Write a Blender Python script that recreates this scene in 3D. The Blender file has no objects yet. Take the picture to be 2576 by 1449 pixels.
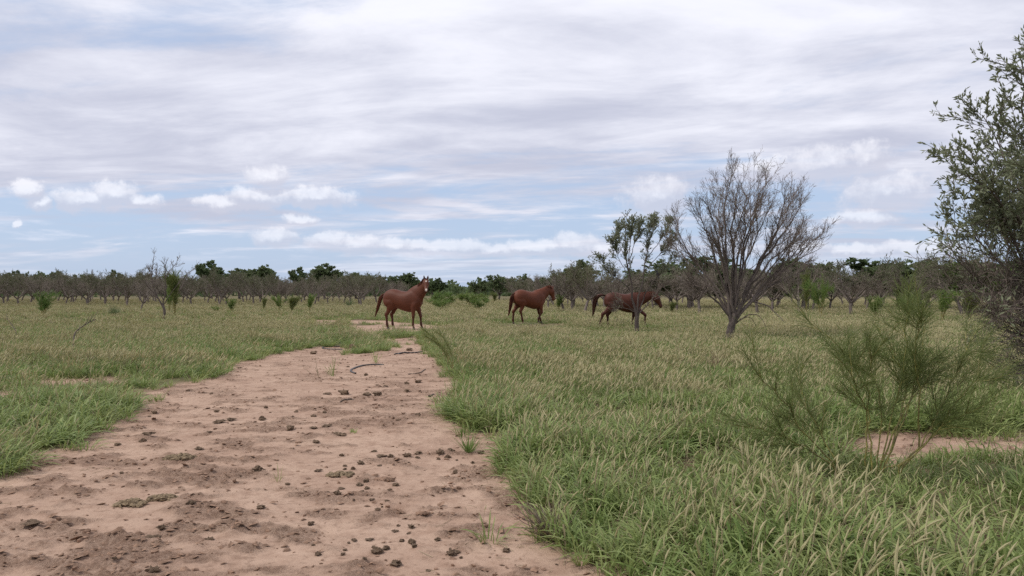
import bpy, math, random
import numpy as np
from mathutils import Vector, Matrix

R = math.radians
SC = bpy.context.scene
COL = SC.collection
FPX, HZ, CX, EYE = 1932.0, 733.0, 1288.0, 1.55     # survey constants used to turn bearings into ground positions

# ------------------------------------------------------------------ camera
cam_d = bpy.data.cameras.new('camera')
cam_d.lens = 27.0; cam_d.sensor_width = 36.0
cam_d.clip_start = 0.05; cam_d.clip_end = 6000
cam = bpy.data.objects.new('camera', cam_d); COL.objects.link(cam)
cam.location = (0, 0, EYE); cam.rotation_euler = (R(90.25), 0, 0)
SC.camera = cam

# ------------------------------------------------------------------ world / sky
SUN_EL, SUN_AZ = 54.0, -105.0        # azimuth clockwise from +Y
W = bpy.data.worlds.new('World'); SC.world = W; W.use_nodes = True
W.cycles.sampling_method = 'MANUAL'; W.cycles.sample_map_resolution = 256
wt = W.node_tree; wt.nodes.clear()
def WN(t, **kw):
    n = wt.nodes.new(t)
    for k, v in kw.items(): setattr(n, k, v)
    return n
def wl(a, b): wt.links.new(a, b)
def wm(op, a, b=None, c=None, clamp=False):
    n = WN('ShaderNodeMath', operation=op, use_clamp=clamp)
    for i, v in enumerate((a, b, c)):
        if v is None: continue
        if isinstance(v, (int, float)): n.inputs[i].default_value = v
        else: wl(v, n.inputs[i])
    return n.outputs[0]
def wmr(v, a, b, c=0.0, d=1.0, smooth=True):
    n = WN('ShaderNodeMapRange', interpolation_type='SMOOTHSTEP' if smooth else 'LINEAR')
    wl(v, n.inputs[0])
    for i, q in enumerate((a, b, c, d)): n.inputs[i+1].default_value = q
    return n.outputs[0]
def wmix(f, a, b):
    n = WN('ShaderNodeMix', data_type='RGBA')
    if isinstance(f, (int, float)): n.inputs[0].default_value = f
    else: wl(f, n.inputs[0])
    for i, v in ((6, a), (7, b)):
        if isinstance(v, tuple): n.inputs[i].default_value = (*v, 1)
        else: wl(v, n.inputs[i])
    return n.outputs[2]
def wnoise(vec, scale, detail=5, rough=0.55, dist=0.0, dims='3D'):
    n = WN('ShaderNodeTexNoise', noise_dimensions=dims)
    wl(vec, n.inputs['Vector'])
    n.inputs['Scale'].default_value = scale; n.inputs['Detail'].default_value = detail
    n.inputs['Roughness'].default_value = rough; n.inputs['Distortion'].default_value = dist
    return n.outputs[0]
def wcomb(x, y, z=0.0):
    n = WN('ShaderNodeCombineXYZ')
    for i, v in enumerate((x, y, z)):
        if isinstance(v, (int, float)): n.inputs[i].default_value = v
        else: wl(v, n.inputs[i])
    return n.outputs[0]

sky = WN('ShaderNodeTexSky', sky_type='NISHITA'); sky.sun_disc = False
sky.sun_elevation = R(SUN_EL); sky.sun_rotation = R(SUN_AZ)
sky.air_density = 1.0; sky.dust_density = 1.2; sky.ozone_density = 2.0
SKY_K = 0.10
sk = WN('ShaderNodeVectorMath', operation='SCALE'); wl(sky.outputs[0], sk.inputs[0]); sk.inputs[3].default_value = SKY_K
tc = WN('ShaderNodeTexCoord')
sp = WN('ShaderNodeSeparateXYZ'); wl(tc.outputs['Generated'], sp.inputs[0])
dx, dy, dz = sp.outputs
az = wm('ARCTAN2', dx, dy)
el = wm('ARCSINE', dz)
zc = wm('ADD', wm('MAXIMUM', dz, 0.0), 0.075)
pu, pv = wm('DIVIDE', dx, zc), wm('DIVIDE', dy, zc)
plane = wcomb(wm('MULTIPLY', pu, 0.62), wm('ADD', pv, wm('MULTIPLY', pu, 0.14)), 17.3)
AE = wcomb(az, el, 0.0)
# high broken stratus sheet seen in perspective
n1 = wnoise(plane, 0.72, 8, 0.58, 0.6)
n2 = wnoise(plane, 2.6, 7, 0.62, 0.25)
nbig = wnoise(wcomb(pu, pv, 17.3), 0.33, 3, 0.5)
cover = wm('ADD', wm('MULTIPLY', n1, 0.72), wm('MULTIPLY', n2, 0.28))
up = wmr(el, 0.055, 0.26)
sheet = wmr(wm('ADD', cover, wm('MULTIPLY', up, 0.16)), 0.44, 0.60)
sheet = wm('MULTIPLY', sheet, wmr(el, -0.01, 0.10, 0.25, 0.96))
# grey undersides and bright thin places of the sheet
lit = wm('ADD', wm('MULTIPLY', nbig, 0.55), wm('MULTIPLY', wnoise(plane, 1.25, 8, 0.6, 0.5), 0.45))
lit = wm('ADD', lit, wm('MULTIPLY', wm('SUBTRACT', n2, 0.5), 0.22))
litm = wmr(lit, 0.40, 0.67)
c_sheet = wmix(litm, (0.535, 0.555, 0.675), (0.925, 0.93, 1.01))
# hazy pale blue between
hazeb = wmr(el, 0.0, 0.22, 0.40, 0.30)
c_clear = wmix(hazeb, sk.outputs[0], (0.66, 0.76, 0.93))
c_clear = wmix(0.55, c_clear, (0.47, 0.60, 0.86))
colr = wmix(sheet, c_clear, c_sheet)
# low cumulus : lobes given by bearing (azimuth) and elevation
def lobe(u, v, hw, hh):
    t = (u-CX)/FPX; a = math.atan(t); e = math.atan((HZ-v)/FPX*math.cos(a))
    return a, e, hw*1.2/FPX*math.cos(a)**2, hh*1.35/FPX*math.cos(a)
LOBES = [(290,492,62,30),(215,503,75,24),(345,505,55,18),(65,478,38,22),(105,511,40,18),(560,512,75,18),(640,497,75,24),(780,497,105,24),
         (672,447,48,26),(752,550,45,14),(700,598,58,22),(830,607,60,22),(1440,616,70,26),(1130,625,130,18),(1330,626,80,18),
         (1655,497,80,44),(1930,428,90,30),(2070,415,120,40),(2190,398,58,40),(2240,482,120,46),(2170,550,95,22),(2155,630,60,16),(2300,628,130,22),
         (1500,628,60,18),(900,616,70,22),(985,620,70,18),(1060,622,60,16),(1235,630,80,16),(1385,622,50,20),(2360,628,70,22),(55,565,16,10),(2040,625,60,18)]
nd = wnoise(AE, 26.0, 6, 0.62)
ndc = wm('SUBTRACT', nd, 0.5)
AEW = wcomb(wm('ADD', az, wm('MULTIPLY', ndc, 0.050)), wm('ADD', el, wm('MULTIPLY', wm('SUBTRACT', wnoise(AE, 40.0, 5, 0.6), 0.5), 0.018)), 0.0)
def lobes(lst, AEw=None):
    AEw = AEw or AEW; acc = None
    for L in lst:
        a, e, w_, h_ = lobe(*L)
        n = WN('ShaderNodeVectorMath', operation='MULTIPLY_ADD'); wl(AEw, n.inputs[0])
        n.inputs[1].default_value = (1/w_, 1/h_, 0); n.inputs[2].default_value = (-a/w_, -e/h_, 0)
        l = WN('ShaderNodeVectorMath', operation='LENGTH'); wl(n.outputs[0], l.inputs[0])
        acc = l.outputs['Value'] if acc is None else wm('MINIMUM', acc, l.outputs['Value'])
    return acc
q = lobes(LOBES)
fine = wnoise(AE, 62.0, 7, 0.62)
qd = wm('ADD', q, wm('MULTIPLY', wm('SUBTRACT', fine, 0.5), 0.9))
cum = wm('MULTIPLY', wmr(qd, 1.12, 0.60), wmr(el, 0.035, 0.13, 0.50, 0.74))
lift = WN('ShaderNodeVectorMath', operation='ADD'); wl(AEW, lift.inputs[0]); lift.inputs[1].default_value = (-0.004, 0.0085, 0)
q2 = lobes(LOBES, lift.outputs[0])
tp = wmr(wm('ADD', wm('SUBTRACT', q2, q), wm('MULTIPLY', wm('SUBTRACT', fine, 0.5), -1.0)), -0.12, 0.72)
# scattered horizon cumulus all round
ring = wcomb(wm('MULTIPLY', az, 6.0), wm('MULTIPLY', el, 34.0), 5.0)
rn = wnoise(ring, 1.0, 7, 0.6)
rband = wm('MULTIPLY', wmr(el, 0.030, 0.052), wmr(el, 0.12, 0.062))
rc = wm('MULTIPLY', wmr(rn, 0.54, 0.70), wm('MULTIPLY', rband, 0.55))
colr = wmix(rc, colr, (0.86, 0.87, 0.97))
c_cum = wmix(tp, (0.60, 0.615, 0.725), (0.97, 0.97, 1.03))
colr = wmix(cum, colr, c_cum)
bg = WN('ShaderNodeBackground'); wl(colr, bg.inputs[0]); bg.inputs[1].default_value = 0.76
wo = WN('ShaderNodeOutputWorld'); wl(bg.outputs[0], wo.inputs[0])

# ------------------------------------------------------------------ sun behind thin cloud
sd = bpy.data.lights.new('sun', 'SUN'); sd.energy = 1.5; sd.angle = R(14); sd.color = (1.0, 0.955, 0.88)
sun = bpy.data.objects.new('sun', sd); COL.objects.link(sun)
_d = Vector((math.sin(R(SUN_AZ))*math.cos(R(SUN_EL)), math.cos(R(SUN_AZ))*math.cos(R(SUN_EL)), math.sin(R(SUN_EL))))
sun.rotation_euler = (-_d).to_track_quat('-Z', 'Y').to_euler(); sun.location = _d*60

SC.view_settings.view_transform = 'Standard'; SC.view_settings.look = 'None'
SC.view_settings.exposure = 0.48; SC.view_settings.gamma = 1.0
SC.render.engine = 'CYCLES'
SC.cycles.max_bounces = 5; SC.cycles.diffuse_bounces = 3; SC.cycles.transmission_bounces = 3
SC.cycles.transparent_max_bounces = 4; SC.cycles.use_denoising = False
SC.cycles.caustics_reflective = False; SC.cycles.caustics_refractive = False

# ------------------------------------------------------------------ numeric helpers
rng = np.random.default_rng(7)
def _hash(ix, iy, s):
    h = (ix.astype(np.int64)*374761393 + iy.astype(np.int64)*668265263 + s*1442695041) & 0x7fffffff
    h = ((h ^ (h >> 13))*1274126177) & 0x7fffffff
    return ((h ^ (h >> 16)) & 0xffff)/65535.0
def vnoise(x, y, s=0):
    ix, iy = np.floor(x), np.floor(y); fx, fy = x-ix, y-iy
    fx = fx*fx*(3-2*fx); fy = fy*fy*(3-2*fy)
    a, b = _hash(ix, iy, s), _hash(ix+1, iy, s); c, d = _hash(ix, iy+1, s), _hash(ix+1, iy+1, s)
    return (a*(1-fx)+b*fx)*(1-fy)+(c*(1-fx)+d*fx)*fy
def fbm(x, y, sc, o=4, s=0, g=0.5):
    t = 0; am = 1; n = 0
    for i in range(o):
        t = t + am*vnoise(x*sc+17.3*i, y*sc-9.1*i, s+i); n += am; am *= g; sc *= 2.03
    return t/n
def sstep(x, a, b):
    t = np.clip((x-a)/(b-a), 0, 1); return t*t*(3-2*t)
def G(u, v, z=0.0):
    Y = FPX*(EYE-z)/(v-HZ); return np.array([(u-CX)/FPX*Y, Y])
def at(u, v, Y):
    return np.array([(u-CX)/FPX*Y, Y, EYE+(HZ-v)/FPX*Y])

# ------------------------------------------------------------------ ground layout (bare earth areas as polygons on the ground)
_track = [(-900,1560),(-150,1260),(0,1190),(70,1168),(140,1128),(230,1094),(300,1048),(350,1012),(352,992),(430,975),(500,958),(560,944),(600,918),(680,895),(740,882),
          (800,872),(870,870),(892,880),(920,892),(960,886),(975,868),(952,850),(915,842),(880,829),(800,824),(785,812),(800,805),(880,806),(960,806),(1030,814),(1095,822),(1150,826),(1160,831),
          (1105,834),(1060,838),(1048,852),(1052,868),(1082,888),(1096,912),(1122,934),(1150,962),(1150,992),(1122,1022),(1106,1052),(1140,1068),(1200,1092),(1258,1112),
          (1256,1140),(1268,1190),(1295,1230),(1378,1292),(1340,1368),(1400,1382),(1450,1404),(1525,1470),(1900,1900),(-900,1900)]
_patch1 = [(2110,1118),(2210,1092),(2330,1082),(2430,1098),(2576,1104),(2900,1108),(2900,1160),(2560,1150),(2440,1150),(2330,1162),(2200,1170),(2110,1150)]
_patch2 = [(90,972),(140,958),(210,952),(335,958),(350,968),(230,976),(130,984)]
_patch3 = [(-120,984),(30,992),(52,1006),(20,1024),(-120,1030)]
POLYS = [np.array([G(u, v) for u, v in p]) for p in (_track, _patch1, _patch2, _patch3)]
ISLES = [(*G(932, 878), .62, 1.5), (*G(985, 846), .75, 1.6), (*G(905, 818), 1.2, 1.0), (*G(1010, 822), .6, .9), (*G(850, 812), .9, .8)]
def poly_sdf(px, py, P):
    d2 = np.full(px.shape, 1e18); inside = np.zeros(px.shape, bool)
    n = len(P)
    for i in range(n):
        a, b = P[i], P[(i+1) % n]; e = b-a
        wx, wy = px-a[0], py-a[1]
        t = np.clip((wx*e[0]+wy*e[1])/(e@e+1e-12), 0, 1)
        d2 = np.minimum(d2, (wx-e[0]*t)**2+(wy-e[1]*t)**2)
        c = ((a[1] <= py) & (b[1] > py)) | ((b[1] <= py) & (a[1] > py))
        xi = a[0]+(py-a[1])/(e[1] if abs(e[1]) > 1e-12 else 1e-12)*e[0]
        inside ^= c & (px < xi)
    return np.where(inside, -1, 1)*np.sqrt(d2)
def field(x, y):
    """distance into the grass (positive) or into the bare earth (negative), metres"""
    x = np.asarray(x, float); y = np.asarray(y, float)
    d = np.full(x.shape, 1e9)
    for P in POLYS: d = np.minimum(d, poly_sdf(x, y, P))
    for (qx, qy, ax_, ay_) in ISLES: d = np.maximum(d, (1-np.hypot((x-qx)/ax_, (y-qy)/ay_))*min(ax_, ay_))
    return d + (fbm(x, y, 1.7, 4, 5, .6)-0.5)*0.52
def rough_mask(x, y):
    a = fbm(x, y, 1.1, 4, 31); b = fbm(x*0.8, y*1.25, 4.6, 4, 41)
    return sstep(a*0.42+b*0.58, 0.45, 0.64)
def ground_h(x, y, d=None, fine=True):
    x = np.asarray(x, float); y = np.asarray(y, float)
    if d is None: d = field(x, y)
    far = np.clip(1-np.hypot(x, y)/160, 0, 1)
    h = (fbm(x, y, 0.22, 3, 3)-0.5)*0.12*far + sstep(d, -0.1, 0.8)*0.045*far
    if fine:
        near = np.clip(1-y/38, 0, 1)
        r = rough_mask(x, y)
        h = h + near*((fbm(x, y, 4.0, 4, 51)-0.5)*(0.014+0.035*r) + (0.25+r)*np.abs(fbm(x*.8, y*1.2, 9.0, 4, 61, .6)-0.5)*0.07 + (.2+r)*sstep(fbm(x*.7, y*1.1, 11.0, 3, 71, .6), .52, .60)*.022)
    return h
def gz(x, y): return float(ground_h(np.array([x]), np.array([y]))[0])

# ------------------------------------------------------------------ mesh helpers
def mesh_np(name, V, F, mats, mi=None, smooth=True, attrs=None):
    """F: list of (k, array[n,k]) face blocks"""
    me = bpy.data.meshes.new(name)
    V = np.asarray(V, np.float32); me.vertices.add(len(V)); me.vertices.foreach_set('co', V.ravel())
    F = [f for f in F if len(f)]
    nl = sum(f.size for f in F); nf = sum(len(f) for f in F)
    me.loops.add(nl); me.polygons.add(nf)
    me.loops.foreach_set('vertex_index', np.concatenate([f.ravel() for f in F]).astype(np.int32))
    tot = np.concatenate([np.full(len(f), f.shape[1]) for f in F]).astype(np.int32)
    st = np.concatenate([[0], np.cumsum(tot)[:-1]]).astype(np.int32)
    me.polygons.foreach_set('loop_start', st); me.polygons.foreach_set('loop_total', tot)
    me.polygons.foreach_set('use_smooth', np.full(nf, smooth))
    for m in (mats if isinstance(mats, (list, tuple)) else [mats]): me.materials.append(m)
    if mi is not None: me.polygons.foreach_set('material_index', np.asarray(mi, np.int32))
    for k, a in (attrs or {}).items():
        if a.ndim == 1:
            at_ = me.attributes.new(k, 'FLOAT', 'POINT'); at_.data.foreach_set('value', a.astype(np.float32))
        else:
            at_ = me.attributes.new(k, 'FLOAT_VECTOR', 'POINT'); at_.data.foreach_set('vector', a.astype(np.float32).ravel())
    me.update(calc_edges=True); me.validate()
    return me
class MB:
    def __init__(s): s.V = []; s.F = {}; s.M = {}; s.n = 0
    def add(s, V, F, m=0):
        V = np.asarray(V, float).reshape(-1, 3); F = np.asarray(F, int)
        k = F.shape[1]; s.V.append(V); s.F.setdefault(k, []).append(F+s.n); s.M.setdefault(k, []).append(np.full(len(F), m)); s.n += len(V)
    def mesh(s, name, mats, smooth=True, attrs=None):
        ks = sorted(s.F)
        return mesh_np(name, np.concatenate(s.V), [np.concatenate(s.F[k]) for k in ks], mats, np.concatenate([np.concatenate(s.M[k]) for k in ks]), smooth, attrs)
def obj(name, me, parent=None, **props):
    o = bpy.data.objects.new(name, me); COL.objects.link(o)
    if parent: o.parent = parent
    for k, v in props.items(): o[k] = v
    return o
def thing(name, loc, label, cat, group=None, rz=0.0, sc=1.0):
    o = bpy.data.objects.new(name, None); COL.objects.link(o); o.empty_display_size = 0.2
    o.location = loc; o.rotation_euler = (0, 0, rz); o.scale = (sc, sc, sc) if isinstance(sc, (int, float)) else sc
    o['label'] = label; o['category'] = cat
    if group: o['group'] = group
    return o
def copy_thing(src, loc, rz, sc, label, group=None):
    c = src.copy(); COL.objects.link(c); c.location = loc; c.rotation_euler = (0, 0, rz); c.scale = (sc, sc, sc) if isinstance(sc, (int, float)) else sc
    c['label'] = label
    if group: c['group'] = group
    elif 'group' in c: del c['group']
    for ch in src.children:
        k = ch.copy(); COL.objects.link(k); k.parent = c
        for g_ in ch.children: q_ = g_.copy(); COL.objects.link(q_); q_.parent = k
    return c
def nrm(v): return v/(np.linalg.norm(v, axis=-1, keepdims=True)+1e-12)
def tubes(mb, pts, rad, sides=4, m=0):
    """pts (N,n,3), rad (N,n)"""
    pts = np.asarray(pts, float); rad = np.asarray(rad, float); N, n, _ = pts.shape
    t = np.empty_like(pts); t[:, 1:-1] = pts[:, 2:]-pts[:, :-2]; t[:, 0] = pts[:, 1]-pts[:, 0]; t[:, -1] = pts[:, -1]-pts[:, -2]
    t = nrm(t); ref = np.zeros_like(t); ref[..., 0] = 0.31; ref[..., 1] = 0.93; ref[..., 2] = 0.17
    a = nrm(np.cross(t, ref)); b = np.cross(t, a)
    th = np.arange(sides)*2*math.pi/sides
    ring = pts[:, :, None, :]+rad[:, :, None, None]*(a[:, :, None, :]*np.cos(th)[None, None, :, None]+b[:, :, None, :]*np.sin(th)[None, None, :, None])
    V = ring.reshape(-1, 3)
    i = np.arange(N)[:, None, None]*n*sides; j = np.arange(n-1)[None, :, None]*sides; k = np.arange(sides)[None, None, :]; k2 = (k+1) % sides
    F = np.stack([i+j+k, i+j+k2, i+j+sides+k2, i+j+sides+k], -1).reshape(-1, 4)
    mb.add(V, F, m)
def ribbons(mb, pts, wid, side, m=0):
    """flat strips; pts (N,n,3), wid (N,n), side (N,3) width direction"""
    N, n, _ = pts.shape
    o = side[:, None, :]*wid[:, :, None]*0.5
    V = np.stack([pts-o, pts+o], 2).reshape(-1, 3)
    i = np.arange(N)[:, None]*n*2; j = np.arange(n-1)[None, :]*2
    F = np.stack([i+j, i+j+1, i+j+3, i+j+2], -1).reshape(-1, 4)
    mb.add(V, F, m)
def leaves(mb, pos, d, L, Wd, r, m=0):
    N = len(pos); rnd = r.normal(size=(N, 3)); s = nrm(np.cross(d, rnd)); up = np.cross(s, d)
    L = L[:, None]; Wd = Wd[:, None]
    V = np.stack([pos, pos+d*L*0.5+s*Wd*0.5+up*L*0.06, pos+d*L, pos+d*L*0.5-s*Wd*0.5+up*L*0.06], 1).reshape(-1, 3)
    F = np.arange(N*4).reshape(-1, 4); mb.add(V, F, m)
def grow(start, d, length, nseg, wander, trop, r, wind=(0, 0, 0)):
    N = len(start); P = np.empty((N, nseg+1, 3)); P[:, 0] = start; d = nrm(d); st = (length/nseg)[:, None]
    for k in range(nseg):
        d = nrm(d+r.normal(size=(N, 3))*wander+np.array([0, 0, trop])+np.asarray(wind))
        P[:, k+1] = P[:, k]+d*st
    return P
def spawn(P, Rd, k, t0, t1, ang, angsd, r, up=0.0):
    N, n, _ = P.shape; idx = np.repeat(np.arange(N), k); M = len(idx)
    t = r.uniform(t0, t1, M)*(n-1); i = np.minimum(t.astype(int), n-2); f = (t-i)[:, None]
    pos = P[idx, i]*(1-f)+P[idx, i+1]*f; tan = nrm(P[idx, i+1]-P[idx, i]); rad = Rd[idx, i]*(1-f[:, 0])+Rd[idx, i+1]*f[:, 0]
    perp = nrm(np.cross(tan, r.normal(size=(M, 3)))); perp = nrm(perp+np.array([0, 0, up]))
    a = np.clip(r.normal(ang, angsd, M), 0.1, 1.5)[:, None]
    return pos, nrm(tan*np.cos(a)+perp*np.sin(a)), rad, t/(n-1), idx
def taper(r0, r1, n): return r0[:, None]+(r1-r0)[:, None]*np.linspace(0, 1, n)[None, :]**0.8
def resample(p, n):
    p = np.asarray(p, float); s = np.concatenate([[0], np.cumsum(np.linalg.norm(np.diff(p, axis=0), axis=1))])
    q = np.linspace(0, s[-1], n); o = np.stack([np.interp(q, s, p[:, i]) for i in range(p.shape[1])], 1)
    for _ in range(2): o[1:-1] = o[1:-1]*0.5+(o[:-2]+o[2:])*0.25
    return o

# ------------------------------------------------------------------ materials
def mat(name):
    m = bpy.data.materials.new(name); m.use_nodes = True; nt = m.node_tree; nt.nodes.clear()
    o = nt.nodes.new('ShaderNodeOutputMaterial'); return m, nt, o
def nn(nt, t, ins=None, **kw):
    n = nt.nodes.new(t)
    for k, v in kw.items(): setattr(n, k, v)
    for k, v in (ins or {}).items():
        if hasattr(v, 'is_linked'): nt.links.new(v, n.inputs[k])
        else: n.inputs[k].default_value = v
    return n
def nmix(nt, f, a, b, blend='MIX'):
    n = nt.nodes.new('ShaderNodeMix'); n.data_type = 'RGBA'; n.blend_type = blend
    for i, v in ((0, f), (6, a), (7, b)):
        if hasattr(v, 'is_linked'): nt.links.new(v, n.inputs[i])
        else: n.inputs[i].default_value = (*v, 1) if isinstance(v, tuple) else v
    return n.outputs[2]
def nmr(nt, v, a, b, c=0.0, d=1.0):
    n = nn(nt, 'ShaderNodeMapRange', {0: v, 1: a, 2: b, 3: c, 4: d}, interpolation_type='SMOOTHSTEP'); return n.outputs[0]
def nnoise(nt, vec, s, d=4, r=0.55):
    return nn(nt, 'ShaderNodeTexNoise', {'Vector': vec, 'Scale': s, 'Detail': d, 'Roughness': r}).outputs[0]
def leaf_mat(name, c1, c2, c3=None, trans=0.35, patch=0.0, rough=0.6):
    """foliage: each leaf / tuft varies between c1 and c2, c3 optional dry colour in patches"""
    m, nt, o = mat(name)
    oi = nn(nt, 'ShaderNodeObjectInfo'); ge = nn(nt, 'ShaderNodeNewGeometry')
    f = nnoise(nt, ge.outputs['Position'], 2.6, 3)
    rpi = ge.outputs['Random Per Island']
    k = nn(nt, 'ShaderNodeMath', {0: rpi, 1: oi.outputs['Random']}, operation='ADD').outputs[0]
    k = nn(nt, 'ShaderNodeMath', {0: k, 1: 0.5}, operation='MULTIPLY').outputs[0]
    c = nmix(nt, k, c1, c2)
    if c3: c = nmix(nt, nmr(nt, f, 0.48, 0.66, 0, patch), c, c3)
    p = nn(nt, 'ShaderNodeBsdfPrincipled', {'Base Color': c, 'Roughness': rough, 'Specular IOR Level': 0.25})
    t = nn(nt, 'ShaderNodeBsdfTranslucent', {'Color': c})
    x = nn(nt, 'ShaderNodeMixShader', {0: trans, 1: p.outputs[0], 2: t.outputs[0]})
    nt.links.new(x.outputs[0], o.inputs[0]); return m
def bark_mat(name, c1, c2, sc=30):
    m, nt, o = mat(name)
    tcn = nn(nt, 'ShaderNodeTexCoord'); v = nn(nt, 'ShaderNodeMapping', {'Vector': tcn.outputs['Object'], 'Scale': (1, 1, 0.25)}).outputs[0]
    f = nnoise(nt, v, sc, 5, 0.65); c = nmix(nt, nmr(nt, f, 0.35, 0.68), c1, c2)
    ri = nn(nt, 'ShaderNodeNewGeometry').outputs['Random Per Island']
    c = nmix(nt, nn(nt, 'ShaderNodeMath', {0: ri, 1: 0.4}, operation='MULTIPLY').outputs[0], c, tuple(x*1.7 for x in c2))
    b = nn(nt, 'ShaderNodeBump', {'Height': f, 'Strength': 0.6, 'Distance': 0.01})
    p = nn(nt, 'ShaderNodeBsdfPrincipled', {'Base Color': c, 'Roughness': 0.85, 'Specular IOR Level': 0.2, 'Normal': b.outputs[0]})
    nt.links.new(p.outputs[0], o.inputs[0]); return m
def plain(name, c, rough=0.7, c2=None, sc=40, bump=0.3, spec=0.3, dist=0.01):
    m, nt, o = mat(name); tcn = nn(nt, 'ShaderNodeTexCoord'); f = nnoise(nt, tcn.outputs['Object'], sc, 5, 0.6)
    col = nmix(nt, nmr(nt, f, 0.35, 0.65), c, c2 or tuple(x*0.6 for x in c))
    b = nn(nt, 'ShaderNodeBump', {'Height': f, 'Strength': bump, 'Distance': dist})
    p = nn(nt, 'ShaderNodeBsdfPrincipled', {'Base Color': col, 'Roughness': rough, 'Specular IOR Level': spec, 'Normal': b.outputs[0]})
    nt.links.new(p.outputs[0], o.inputs[0]); return m

M_blade = leaf_mat('grass_blade', rough=0.45, c1=(0.115, 0.195, 0.044), c2=(0.370, 0.425, 0.155), c3=(0.41, 0.40, 0.18), trans=0.38, patch=0.35)
M_head = leaf_mat('seed_head', (0.62, 0.545, 0.335), (0.50, 0.465, 0.250), None, 0.42)
M_straw = leaf_mat('dry_straw', (0.40, 0.33, 0.20), (0.24, 0.18, 0.11), None, 0.2)
M_bark = bark_mat('grey_bark', (0.060, 0.045, 0.038), (0.145, 0.115, 0.098))
M_barkd = bark_mat('orchard_bark', (0.095, 0.075, 0.064), (0.210, 0.170, 0.145))
M_twig = bark_mat('twig_bark', (0.112, 0.090, 0.073), (0.205, 0.170, 0.138))
M_twigd = bark_mat('dark_twig_bark', (0.085, 0.064, 0.054), (0.175, 0.138, 0.116))
M_olive = leaf_mat('olive_leaf', (0.150, 0.172, 0.095), (0.275, 0.290, 0.175), None, 0.25, rough=0.45)
M_orch = leaf_mat('orchard_leaf', (0.100, 0.118, 0.055), (0.180, 0.185, 0.095), None, 0.3)
M_mesq = leaf_mat('evergreen_leaf', (0.085, 0.125, 0.050), (0.170, 0.205, 0.095), None, 0.4)
M_bright = leaf_mat('bright_leaf', (0.085, 0.150, 0.030), (0.150, 0.215, 0.055), None, 0.4)
M_ret = leaf_mat('retama_frond', (0.115, 0.145, 0.042), (0.215, 0.240, 0.080), None, 0.35)
M_retb = leaf_mat('retama_frond_fresh', (0.100, 0.175, 0.040), (0.185, 0.250, 0.065), None, 0.4)
M_rstem = plain('retama_stem', (0.310, 0.280, 0.080), 0.6, (0.190, 0.150, 0.060), 25)
M_dung = plain('dung', (0.270, 0.190, 0.130), 0.95, (0.125, 0.086, 0.058), 60, 0.9, 0.1)
M_dungo = plain('old_dung', (0.300, 0.225, 0.140), 0.95, (0.130, 0.094, 0.060), 55, 0.9, 0.1)
M_crumb = plain('soil_crumb', (0.330, 0.210, 0.145), 0.95, (0.165, 0.105, 0.072), 22, 0.7, 0.1)
M_pipe = plain('black_pipe', (0.022, 0.022, 0.024), 0.45, (0.05, 0.046, 0.042), 14, 0.1, 0.5)
M_wood = plain('dead_wood', (0.200, 0.150, 0.115), 0.85, (0.090, 0.066, 0.052), 30, 0.5)

# ground
m, nt, o = mat('earth'); M_earth = m
tcn = nn(nt, 'ShaderNodeTexCoord'); P_ = tcn.outputs['Object']
ar = nn(nt, 'ShaderNodeAttribute', attribute_name='rough').outputs['Fac']; ag = nn(nt, 'ShaderNodeAttribute', attribute_name='grass').outputs['Fac']
f1 = nnoise(nt, P_, 0.9, 5, 0.6); f2 = nnoise(nt, P_, 6.5, 6, 0.65); f3 = nnoise(nt, P_, 42, 5, 0.7); f4 = nnoise(nt, P_, 190, 3, 0.7); f5 = nnoise(nt, P_, 15, 6, 0.72)
c = nmix(nt, nmr(nt, f1, 0.35, 0.65), (0.490, 0.342, 0.250), (0.415, 0.280, 0.203))
c = nmix(nt, nmr(nt, f2, 0.42, 0.70, 0, 0.55), c, (0.300, 0.185, 0.128))
c = nmix(nt, nn(nt, 'ShaderNodeMath', {0: ar, 1: nmr(nt, f3, 0.40, 0.60, 0.05, 0.62)}, operation='MULTIPLY').outputs[0], c, (0.205, 0.120, 0.080))
c = nmix(nt, nmr(nt, f4, 0.58, 0.76, 0, 0.45), c, (0.150, 0.092, 0.062))
c = nmix(nt, nmr(nt, f5, 0.50, 0.68, 0, 0.55), c, (0.190, 0.115, 0.078))
fg = nnoise(nt, P_, 0.35, 4, 0.6)
cg = nmix(nt, nmr(nt, fg, 0.35, 0.65), (0.150, 0.105, 0.066), (0.150, 0.150, 0.066))
c = nmix(nt, ag, c, cg)
hh = nn(nt, 'ShaderNodeMath', {0: f2, 1: 0.6, 2: f3}, operation='MULTIPLY_ADD').outputs[0]
hh = nn(nt, 'ShaderNodeMath', {0: f4, 1: 0.35, 2: hh}, operation='MULTIPLY_ADD').outputs[0]
bs = nn(nt, 'ShaderNodeMath', {0: ar, 1: 0.55, 2: 0.42}, operation='MULTIPLY_ADD').outputs[0]
b = nn(nt, 'ShaderNodeBump', {'Height': hh, 'Strength': bs, 'Distance': 0.035})
p = nn(nt, 'ShaderNodeBsdfPrincipled', {'Base Color': c, 'Roughness': 0.95, 'Specular IOR Level': 0.12, 'Normal': b.outputs[0]})
nt.links.new(p.outputs[0], o.inputs[0])

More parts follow.
